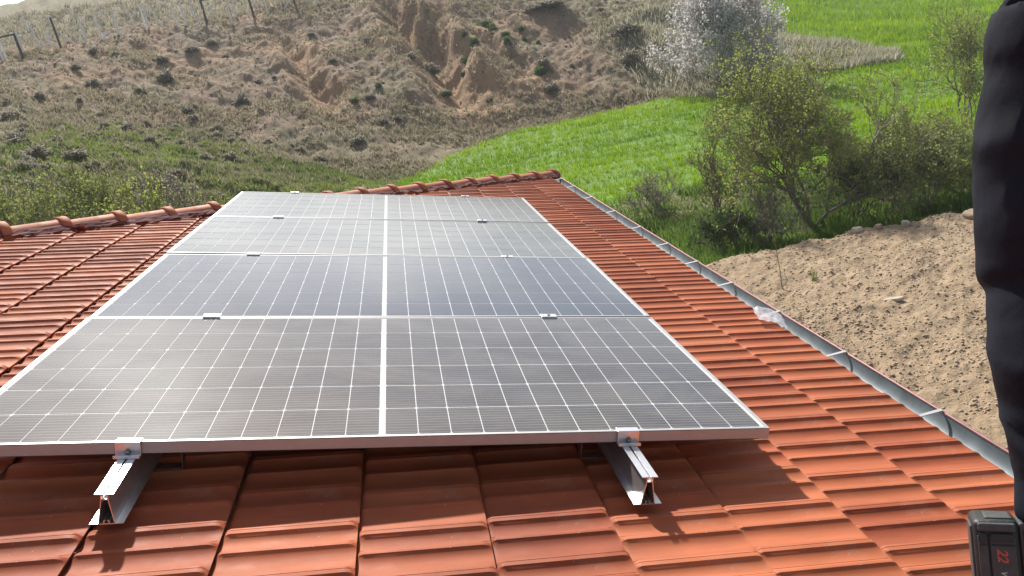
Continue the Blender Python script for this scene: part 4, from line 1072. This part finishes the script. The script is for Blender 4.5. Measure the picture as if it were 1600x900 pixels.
BRACE=[((-21.0, 60.23), (-21.96, 59.92, 8.63)), ((-16.37, 65.55), (-16.8, 65.45, 8.77)), ((-14.36, 65.68), (-13.36, 65.87, 8.7)), ((-19.74, 63.13), (-19.93, 63.08, 8.31)), ((-20.37, 63.15), (-19.98, 63.27, 8.33)), ((-21.41, 62.2), (-21.44, 62.19, 8.32)), ((-21.88, 62.68), (-21.63, 62.76, 8.39)), ((-10.66, 68.64), (-10.16, 68.7, 8.78)), ((-9.53, 70.49), (-10.24, 70.41, 8.96)), ((-7.78, 69.78), (-7.21, 69.83, 8.45))]
FBRACE=[((-25.97, 99.96), (-25.26, 100.14, 13.99)), ((-25.24, 100.55), (-25.36, 100.53, 14.04))]
fr_, hd = fence('wire_fence', 'long wire fence of pale posts and dark corner posts along the slope crest', NEAR, NEAR_DARK, BRACE)
dk_ = [h for h in hd if h[4] == 'post_dark']
tr_ = MB()
for a, b in list(zip(dk_, dk_[1:]))[2:4] + [(dk_[0], (dk_[0][0] - 4, dk_[0][1] - 2.2, dk_[0][2] - .3, dk_[0][3]))]:
    tr_.tube([(a[0], a[1], a[2] + a[3] * .97), (b[0], b[1], b[2] + b[3] * .97)], 0.05, 6)
tr_.build('top_rail', MAT['post_dark'], fr_)
fence('wire_fence', 'short row of far pale posts beyond the crest fence at the far left', FAR, [], FBRACE, False)

# ------------------------------------------------------------------ single stones, stake, tuft on the yard
def rock(name, label, x, y, sx, sy, sz, seed, mat, dz=0.0):
    bm = bmesh.new(); bmesh.ops.create_icosphere(bm, subdivisions=3, radius=0.5)
    for q in bm.verts:
        c = q.co; n_ = float(fbm(np.array([c.x * 2.3 + seed]), np.array([c.y * 2.3 + c.z * 1.7]), 4, seed)[0])
        q.co = c * (1 + 0.28 * n_)
        q.co.x = min(q.co.x, 0.34); q.co.y = max(q.co.y, -0.36); q.co.z = min(q.co.z, 0.38 + 0.12 * c.x)
        q.co.x *= sx; q.co.y *= sy; q.co.z *= sz
    me = bpy.data.meshes.new(name); bm.to_mesh(me); bm.free(); me.materials.append(MAT[mat])
    return tag(link(name, me, None, Matrix.Translation((x, y, gz(x, y) + sz * 0.28 + dz)) @ Matrix.Rotation(seed, 4, 'Z')), label, 'stone')
rock('stone', 'largest pale boulder on the crest of the dirt yard', 7.15, 12.15, 0.24, 0.20, 0.16, 3, 'pale_stone', -0.02)
rock('stone', 'pale stone on the yard crest, right of the largest boulder', 8.02, 11.95, 0.24, 0.18, 0.15, 4, 'pale_stone')
rock('stone', 'small brown stone on the crest between the two pale ones', 7.53, 12.05, 0.16, 0.14, 0.11, 5, 'earth_stone')
rock('stone', 'flat white stone lying in the middle of the gravel', 5.65, 8.6, 0.30, 0.14, 0.07, 6, 'pale_stone')
rock('stone', 'flat brown rock slab at the top of the yard beside the sleeve', 9.0, 11.3, 0.55, 0.35, 0.16, 8, 'earth_stone')
st = MB(); g_ = gz(4.7, 10.34)
st.tube([(4.70, 10.34, g_ - .05), (4.71, 10.35, g_ + .35), (4.69, 10.36, g_ + .75), (4.66, 10.38, g_ + .98)], [.008, .007, .005, .003], 6)
st.tube([(4.70, 10.34, g_ + .02), (4.80, 10.30, g_ + .14), (4.76, 10.33, g_ + .30)], [.006, .005, .003], 5)
st.tube([(4.70, 10.35, g_ + .55), (4.60, 10.37, g_ + .72)], [.004, .002], 5)
tag(st.build('stick', MAT['bark'], smooth=True), 'thin dry stick standing upright in the gravel near the gutter', 'stick')
V, F, tv = tufts(np.tile([[5.26, 10.3, gz(5.26, 10.3)]], (9, 1)), np.full(9, 0.24), 6, 0.018, 0.22, 151)
V[:, 0] = 5.26 + (V[:, 0] - 5.26) * 0.42; V[:, 1] = 10.3 + (V[:, 1] - 10.3) * 0.42
tag(link('weed', npmesh('weed', V, F, MAT['gully_blade'], tv)), 'single green weed growing in the gravel', 'plant')

# ------------------------------------------------------------------ man standing at the right, cordless driver in his hand
def cloth(name, col, bs=0.95, fuzz=0.25):
    m, N, L, b = new_mat(name)
    f = nz(N, L, 9, 5, 0.6)
    L.new(ramp(N, L, f, [(0.3, [x * 0.8 for x in col]), (0.7, [x * 1.25 for x in col])]), b.inputs['Base Color'])
    b.inputs['Roughness'].default_value = 0.85; b.inputs['Specular IOR Level'].default_value = 0.08
    b.inputs['Sheen Weight'].default_value = fuzz * 0.03; b.inputs['Sheen Roughness'].default_value = 0.5; b.inputs['Sheen Tint'].default_value = (0.6, 0.65, 0.8, 1)
    wv_ = N.new('ShaderNodeTexWave'); wv_.wave_type = 'BANDS'; wv_.bands_direction = 'Z'; wv_.wave_profile = 'SIN'
    for k_, q_ in (('Scale', 3.4), ('Distortion', 7.0), ('Detail', 2.0), ('Detail Scale', 1.3)): wv_.inputs[k_].default_value = q_
    tcw = N.new('ShaderNodeTexCoord'); mpw = N.new('ShaderNodeMapping'); mpw.inputs['Rotation'].default_value = (0.3, 0.5, 0); L.new(tcw.outputs['Object'], mpw.inputs['Vector']); L.new(mpw.outputs[0], wv_.inputs['Vector'])
    n1 = mth(N, L, 'ADD', mth(N, L, 'MULTIPLY', wv_.outputs['Fac'], 0.9), mth(N, L, 'MULTIPLY', nz(N, L, 11, 3, 0.45), 0.7)); n2 = nz(N, L, 900, 2)
    bump(N, L, b, mth(N, L, 'ADD', n1, mth(N, L, 'MULTIPLY', n2, 0.05)), bs, 0.012)
    MAT[name] = m
cloth('black_fleece', (0.014, 0.016, 0.024))
cloth('dark_denim', (0.02, 0.024, 0.035), 0.3, 0.1)
simple('skin', (0.46, 0.25, 0.17), 0.55, 0, 0.1, 30, 0.2, 150)
simple('hair', (0.02, 0.015, 0.012), 0.6, 0, 0.3, 60)
simple('boot', (0.03, 0.025, 0.02), 0.6, 0, 0.2, 30)
simple('tool_black', (0.022, 0.022, 0.023), 0.5, 0, 0.25, 40, 0.3, 300)
simple('tool_grey', (0.060, 0.062, 0.064), 0.55, 0, 0.2, 60, 0.25, 400)
simple('tool_red', (0.42, 0.035, 0.03), 0.42, 0, 0.15, 40)
simple('print_red', (0.55, 0.09, 0.06), 0.5, 0, 0.1, 200)
simple('print_white', (0.55, 0.55, 0.54), 0.5, 0, 0.1, 200)
simple('eye_white', (0.7, 0.68, 0.65), 0.3)

def ring_loft(mb, path, radii, n=24, flat=None):
    """closed tube with per-ring radius; flat = per-ring (sx, sy) squash in world axes"""
    pts = [Vector(p) for p in path]; V = []; ref = Vector((0, -1, 0.02)).normalized()
    for i, p in enumerate(pts):
        t = (pts[min(i + 1, len(pts) - 1)] - pts[max(i - 1, 0)]).normalized()
        a = (ref - t * ref.dot(t)).normalized(); b = t.cross(a)
        for k in range(n):
            an = 2 * math.pi * k / n
            r = radii(i, an) if callable(radii) else radii[i]
            q = (a * math.cos(an) + b * math.sin(an)) * r
            if flat: q = Vector((q.x * flat[i][0], q.y * flat[i][1], q.z))
            V.append(p + q)
    F = [(i * n + k, i * n + (k + 1) % n, (i + 1) * n + (k + 1) % n, (i + 1) * n + k) for i in range(len(pts) - 1) for k in range(n)]
    F += [tuple(reversed(range(n))), tuple((len(pts) - 1) * n + k for k in range(n))]
    mb.add(V, F)
def smooth_path(pts, n):
    P = np.array(pts, float); s = np.linspace(0, 1, len(P)); t = np.linspace(0, 1, n)
    out = np.empty((n, 3)); d = np.gradient(P, s, axis=0)
    i = np.minimum((t * (len(P) - 1)).astype(int), len(P) - 2); h = 1 / (len(P) - 1); u = (t - s[i]) / h
    h00 = 2 * u**3 - 3 * u**2 + 1; h10 = u**3 - 2 * u**2 + u; h01 = -2 * u**3 + 3 * u**2; h11 = u**3 - u**2
    out = h00[:, None] * P[i] + h10[:, None] * h * d[i] + h01[:, None] * P[i + 1] + h11[:, None] * h * d[i + 1]
    return out
def fuse(mb, name, voxel, mat, parent, smooth_it=4):
    """voxel remesh of overlapping lofts: one continuous surface"""
    me = mesh(name, mb.v, mb.f, mat)
    bm = bmesh.new(); bm.from_mesh(me); bmesh.ops.recalc_face_normals(bm, faces=bm.faces); bm.to_mesh(me); bm.free()
    o = bpy.data.objects.new(name, me); COL.objects.link(o)
    md = o.modifiers.new('r', 'REMESH'); md.mode = 'VOXEL'; md.voxel_size = voxel; md.use_smooth_shade = True
    ms = o.modifiers.new('s', 'SMOOTH'); ms.factor = 0.5; ms.iterations = smooth_it
    dg = bpy.context.evaluated_depsgraph_get()
    m2 = bpy.data.meshes.new_from_object(o.evaluated_get(dg))
    bpy.data.objects.remove(o); bpy.data.meshes.remove(me)
    m2.name = name
    if not len(m2.materials): m2.materials.append(mat)
    return link(name, m2, parent)

ARM = [(-0.0345, -1.153, 1.125), (-0.0755, -1.170, 0.996), (-0.095, -1.187, 0.896), (-0.111, -1.197, 0.818), (-0.150, -1.242, 0.730), (-0.173, -1.273, 0.661), (-0.192, -1.300, 0.604), (-0.203, -1.311, 0.548)]
ARM = [(x + 0.018, y - 0.003, z) for (x, y, z) in ARM]
TX0, TY0 = 0.205, -1.10
def roof_z(x): return -0.268 * x - 0.1325
man = empty('person', (TX0, TY0 + 0.05, roof_z(TX0)), 'person in a black hoodie at the right edge, arm hanging, holding a cordless driver', 'person')
# body
bd = MB()
ring_loft(bd, smooth_path(ARM, 40), list(np.interp(np.linspace(0, 1, 40), [0, .3, .5, .75, 1], [.040, .048, .040, .036, .028])), 16)
L_ARM = [(0.395, -1.135, 1.065), (0.45, -1.14, 0.98), (0.475, -1.15, 0.88), (0.485, -1.16, 0.81), (0.475, -1.23, 0.72), (0.462, -1.29, 0.655), (0.455, -1.32, 0.61)]
ring_loft(bd, smooth_path(L_ARM, 30), list(np.interp(np.linspace(0, 1, 30), [0, .3, .5, .75, 1], [.040, .048, .040, .036, .028])), 16)
ring_loft(bd, [(TX0, TY0 + .04, .52), (TX0, TY0 + .03, .62), (TX0, TY0 + .01, .75), (TX0, TY0, .90), (TX0, TY0, 1.02), (TX0, TY0 - .01, 1.10), (TX0, TY0 - .015, 1.13)], [.155, .15, .14, .16, .17, .12, .07], 24, [(1.05, .72)] * 7)
ring_loft(bd, [(TX0, TY0 - .01, 1.10), (TX0, TY0 - .02, 1.16), (TX0, TY0 - .03, 1.22)], [.058, .055, .055], 18)
HC = Vector((TX0, TY0 - .045, 1.315))
ring_loft(bd, [HC + Vector((0, dy, dz)) for dy, dz in ((0.0, -.115), (-.012, -.10), (-.012, -.07), (-.004, -.03), (0, .01), (.004, .05), (.008, .085), (.010, .108), (.010, .116))], [.030, .050, .064, .073, .078, .080, .068, .042, .012], 24, [(.92, 1.12)] * 9)
bd.tube([HC + Vector((0, -.083, .012)), HC + Vector((0, -.098, -.018)), HC + Vector((0, -.100, -.030)), HC + Vector((0, -.086, -.036))], [.007, .010, .013, .008], 10)
for s in (-1, 1):
    bd.tube([HC + Vector((s * .070, .0, .018)), HC + Vector((s * .082, .008, .004)), HC + Vector((s * .074, .006, -.026))], [.008, .012, .007], 8)
bd.tube([HC + Vector((-.024, -.082, -.062)), HC + Vector((0, -.088, -.060)), HC + Vector((.024, -.082, -.062))], [.005, .008, .005], 8)
LEGS = []
for s, kx, fx_ in ((-1, .03, -.03), (1, .02, .03)):
    hx_ = TX0 + s * .085
    LG = [(hx_, TY0 + .04, .56), (hx_ + s * .01, TY0 - .01, .38), (hx_ + s * kx, TY0 - .045, .18), (hx_ + s * .035, TY0 + .01, .02), (hx_ + s * .04, TY0 + .04, roof_z(hx_ + s * .04) + .09)]
    LEGS.append(LG)
    ring_loft(bd, smooth_path(LG, 24), list(np.interp(np.linspace(0, 1, 24), [0, .4, .55, .75, 1], [.085, .068, .055, .055, .04])), 16)
    fz = roof_z(hx_ + s * .04)
    ring_loft(bd, [(hx_ + s * .04, TY0 + .08, fz + .05), (hx_ + s * .04, TY0 + .02, fz + .05), (hx_ + s * .045, TY0 - .08, fz + .045), (hx_ + s * .05, TY0 - .13, fz + .035)], [.035, .042, .038, .02], 14)
# right hand closed round the grip of the driver, left hand hanging
GA = Vector((0.90, -0.43, -0.05)).normalized()            # grip axis, runs from the battery to the motor
GC = Vector((-0.172, -1.318, 0.505))                      # middle of the grip
gu = Vector((0, 0, 1)); gu = (gu - GA * gu.dot(GA)).normalized(); gf = GA.cross(gu)
if gf.y > 0: gf = -gf                                     # towards the camera
W = Vector(ARM[-1])
PALM = GC - gf * 0.030 + gu * 0.022
ring_loft(bd, [W, W.lerp(PALM, .5), PALM + gu * .004, PALM - gu * .02], [.028, .034, .040, .030], 16)
for k, off in enumerate((-.036, -.012, .012, .035)):
    base = GC + GA * off
    rad = .0285; L0 = [(-gf * rad * 0.9 + gu * .024), (-gf * .012 + gu * rad * 1.12), (gf * .018 + gu * rad * .85), (gf * rad * 1.12 - gu * .003), (gf * .016 - gu * rad * .92), (-gf * (.006 + .003 * (k % 2)) - gu * rad * 1.02)]
    bd.tube([base + q for q in L0], [.0105, .0105, .0098, .0095, .0088, .0075], 10)
tb = [PALM + GA * -.035 - gu * .002, GC - GA * .052 - gf * .012 + gu * .026, GC - GA * .056 + gf * .012 + gu * .024, GC - GA * .046 + gf * .027 + gu * .006]
bd.tube(tb, [.015, .0125, .011, .009], 10)
LW = Vector(L_ARM[-1])
ring_loft(bd, [LW, LW + Vector((0, -.02, -.04)), LW + Vector((0, -.03, -.085)), LW + Vector((0, -.03, -.10))], [.028, .036, .038, .028], 14, [(.6, 1)] * 4)
for k in range(4):
    b0 = LW + Vector((0, -.058 + .018 * k, -.095)); ln = (.062, .072, .068, .055)[k]
    bd.tube([b0, b0 + Vector((-.004, -.002, -ln * .45)), b0 + Vector((-.014, 0, -ln * .8)), b0 + Vector((-.024, .002, -ln))], [.0095, .009, .008, .007], 8)
bd.tube([LW + Vector((-.01, -.045, -.03)), LW + Vector((-.022, -.066, -.06)), LW + Vector((-.028, -.066, -.085))], [.013, .011, .008], 8)
fuse(bd, 'body', 0.0075, MAT['skin'], man, 3)
for s in (-1, 1):
    ey = MB(); ring_loft(ey, [HC + Vector((s * .030, -.0765 + dz, .012)) for dz in (-.009, -.006, .000, .008)], [.003, .008, .010, .006], 12); eo = ey.build('eye', MAT['eye_white'], man, smooth=True)
    ir_ = MB(); ir_.tube([HC + Vector((s * .030, -.0850, .012)), HC + Vector((s * .030, -.0866, .012))], .0048, 14); ir_.build('iris', MAT['hair'], eo)
hr = MB(); ring_loft(hr, [HC + Vector((0, dy, dz)) for dy, dz in ((.048, -.03), (.040, .0), (.026, .04), (.016, .085), (.012, .118), (.012, .126))], [.070, .080, .087, .078, .044, .012], 24, [(.95, 1.12)] * 6)
fuse(hr, 'hair', 0.008, MAT['hair'], man, 2)
# hoodie: the near sleeve bunches at the upper arm and the elbow, ribbed cuff at the wrist
SN = 120; sp_ = smooth_path(ARM, SN)
KY = [0, .04, .065, .085, .11, .15, .25, .34, .40, .435, .452, .466, .50, .60, .70, .78, .845, .86, 1.0]
KR = [.084, .0885, .0865, .0815, .084, .087, .087, .084, .081, .0810, .0785, .069, .069, .063, .056, .050, .0485, .0455, .0455]
def sleeve_r(i, an):
    s = i / (SN - 1)
    sh = s + 0.022 * math.sin(an + 0.6) * (1 - s) + 0.008 * math.sin(2 * an + 1.9)
    r = float(np.interp(sh, KY, KR))
    if s < .86:
        f1 = float(fbm(np.array([s * 12 + 1.6 * math.sin(an + .5)]), np.array([1.5 * math.cos(an + .5) + 5 * s]), 3, 95)[0])
        r *= 1 + 0.028 * f1
        r += 0.0035 * math.exp(-((s - .58 - .05 * math.sin(an + 1.2)) / .02) ** 2) + 0.0035 * math.exp(-((s - .74 - .03 * math.sin(an + 2.2)) / .015) ** 2)
    else:
        r += 0.0008 * math.sin(an * 30)
    return r
hd_ = MB()
ring_loft(hd_, sp_, sleeve_r, 60)
ring_loft(hd_, smooth_path(L_ARM, 50), list(np.interp(np.linspace(0, 1, 50), [0, .3, .55, .8, .92, .94, 1], [.078, .080, .072, .060, .050, .042, .041])), 28)
ring_loft(hd_, [(TX0, TY0 + .04, .49), (TX0, TY0 + .035, .52), (TX0, TY0 + .03, .60), (TX0, TY0 + .01, .75), (TX0, TY0, .90), (TX0, TY0, 1.02), (TX0, TY0 - .01, 1.10), (TX0, TY0 - .015, 1.155)], [.165, .178, .188, .180, .190, .195, .155, .085], 40, [(1.08, .80)] * 8)
ring_loft(hd_, [(TX0, TY0 + .07, 1.05), (TX0, TY0 + .09, 1.12), (TX0, TY0 + .06, 1.20)], [.05, .10, .075], 24, [(1.25, .8)] * 3)
ring_loft(hd_, smooth_path([(-0.028, -1.156, 1.085), (0.05, -1.140, 1.118), (0.13, -1.115, 1.130), (0.205, -1.11, 1.135)], 14), list(np.linspace(.092, .084, 14)), 28)
ring_loft(hd_, smooth_path([(0.425, -1.138, 1.035), (0.365, -1.128, 1.085), (0.28, -1.112, 1.125), (0.205, -1.11, 1.135)], 14), list(np.linspace(.088, .084, 14)), 28)
fuse(hd_, 'hoodie', 0.0064, MAT['black_fleece'], man, 2)
tz = MB()
ring_loft(tz, [(TX0, TY0 + .04, .60), (TX0, TY0 + .04, .52), (TX0, TY0 + .04, .45)], [.160, .168, .150], 30, [(1.05, .8)] * 3)
for LG in LEGS: ring_loft(tz, smooth_path(LG, 30), list(np.interp(np.linspace(0, 1, 30), [0, .4, .55, .75, 1], [.100, .085, .074, .072, .066])), 22)
fuse(tz, 'trousers', 0.010, MAT['dark_denim'], man, 3)
for LG in LEGS:
    bx_ = LG[-1][0]; fz = roof_z(bx_); bt_ = MB()
    ring_loft(bt_, [(bx_, TY0 + .10, fz + .045), (bx_, TY0 + .06, fz + .05), (bx_, TY0 - .02, fz + .052), (bx_, TY0 - .10, fz + .045), (bx_, TY0 - .16, fz + .035)], [.03, .05, .05, .046, .022], 18)
    ring_loft(bt_, [(bx_, TY0 + .045, fz + .04), (bx_, TY0 + .045, fz + .13)], [.052, .050], 18)
    bt_.box((bx_, TY0 - .025, fz + .008), (.085, .24, .022))
    fuse(bt_, 'boot', 0.007, MAT['boot'], man, 2)

# cordless driver: battery slab towards the viewer, grip and motor to the right
ba = Vector((0.86, -0.51, 0)).normalized(); bz = Vector((0.22, 0.37, 1)); bz = (bz - ba * bz.dot(ba)).normalized(); bc = ba.cross(bz)      # bc points to the camera
TM = Matrix(((ba.x, bz.x, bc.x, 0), (ba.y, bz.y, bc.y, 0), (ba.z, bz.z, bc.z, 0), (0, 0, 0, 1)))
TO = Vector((-0.274, -1.328, 0.519))
TM = Matrix.Translation(TO) @ TM
drv = empty('cordless_driver', TO - Vector((0, 0, .07)), 'red and black cordless driver with battery marked 22 V in the right hand', 'power tool')
bt_ = MB(); bt_.box((0, -.012, -.037), (.050, .136, .070)); bat = bt_.build('battery', MAT['tool_black'], drv, bevel=0.008, seg=4, mw=TM, smooth=True)
pl = MB()
pl.box((-.0155, -.018, .0002), (.0105, .112, .0030)); pl.box((.0055, -.018, .0002), (.027, .112, .0030))
pl.build('face_plate', MAT['tool_grey'], bat, bevel=0.0012, mw=TM)
wn_ = MB()
wn_.box((-.0155, .036, .0022), (.0085, .0100, .0012)); wn_.box((.0055, .036, .0022), (.0240, .0100, .0012)); wn_.box((-.0155, .0275, .0026), (.0095, .0018, .0016)); wn_.box((.0055, .0275, .0026), (.0250, .0018, .0016))
wn_.build('release_button', MAT['tool_black'], bat, bevel=0.0005, mw=TM)
rb_ = MB()
rb_.box((.0005, .0480, -.004), (.040, .010, .012)); rb_.box((.0275, -.012, -.030), (.006, .130, .050)); rb_.box((-.0255, -.012, -.030), (.004, .120, .040)); rb_.box((.004, .0565, -.032), (.030, .003, .040))
rb_.build('battery_rib', MAT['tool_grey'], bat, bevel=0.0022, mw=TM)
def text(body, size, x, y, mat, name):
    cu = bpy.data.curves.new(name, 'FONT'); cu.body = body; cu.size = size; cu.extrude = 0.0002; cu.align_x = 'LEFT'; cu.align_y = 'CENTER'; cu.shear = 0.25; cu.offset = size * 0.02
    to = bpy.data.objects.new(name, cu); COL.objects.link(to)
    dg = bpy.context.evaluated_depsgraph_get(); me = bpy.data.meshes.new_from_object(to.evaluated_get(dg)); bpy.data.objects.remove(to)
    me.materials.clear(); me.materials.append(mat); me.name = name
    return link(name, me, bat, TM @ Matrix.Translation((x, y, .0021)) @ Matrix.Rotation(-math.pi / 2, 4, 'Z'))
text('22', 0.0155, .0035, .0235, MAT['print_red'], 'lettering')
text('V', 0.0085, .0035, -.0025, MAT['print_white'], 'lettering')
ft = MB(); ft.box((.0410, -.012, -.036), (.022, .118, .066)); ft.build('tool_foot', MAT['tool_red'], drv, bevel=0.006, seg=3, mw=TM, smooth=True)
fs = MB(); fs.box((.0315, .030, -.006), (.006, .030, .006)); fs.box((.0520, -.012, -.0025), (.004, .060, .004)); fs.build('foot_trim', MAT['tool_black'], drv, bevel=0.001, mw=TM)
gp = MB(); gp.tube([GC - GA * .085, GC - GA * .05, GC, GC + GA * .05, GC + GA * .09], [.020, .0185, .0185, .0195, .024], 20); gp.build('grip', MAT['tool_black'], drv, smooth=True)
mc = GC + GA * .105
mt = MB(); mt.tube([mc + gu * .085, mc + gu * .078, mc + gu * .04, mc - gu * .03, mc - gu * .055], [.022, .030, .033, .033, .026], 24); mt.build('motor_housing', MAT['tool_red'], drv, smooth=True)
ch = MB(); ch.tube([mc - gu * .055, mc - gu * .075, mc - gu * .10, mc - gu * .112], [.020, .019, .016, .010], 20); ch.tube([mc - gu * .112, mc - gu * .165], .0035, 6); ch.build('chuck', MAT['shaft_steel'], drv, smooth=True)
tg = MB(); tg.tube([GC + GA * .055 - gu * .010, GC + GA * .060 - gu * .030, GC + GA * .058 - gu * .036], [.008, .008, .005], 10); tg.build('trigger', MAT['tool_black'], drv, smooth=True)

# ------------------------------------------------------------------ light spring haze over the whole valley
hz_top = max(float(TZ.max()) + 2.0, 6.0); hz_bot = float(TZ.min()) - 1.0
hm_, N, L, b = new_mat('haze_air')
N.remove(b)
pv = N.new('ShaderNodeVolumePrincipled')
pv.inputs['Color'].default_value = (0.86, 0.90, 0.95, 1); pv.inputs['Density'].default_value = 0.0007; pv.inputs['Anisotropy'].default_value = 0.25
L.new(pv.outputs[0], N['Material Output'].inputs['Volume'])
hb = MB(); hb.box((YX, YY, (hz_top + hz_bot) / 2), (850, 850, hz_top - hz_bot))
tag(hb.build('haze', hm_), 'thin pale spring haze filling the valley air', 'haze', kind='stuff')
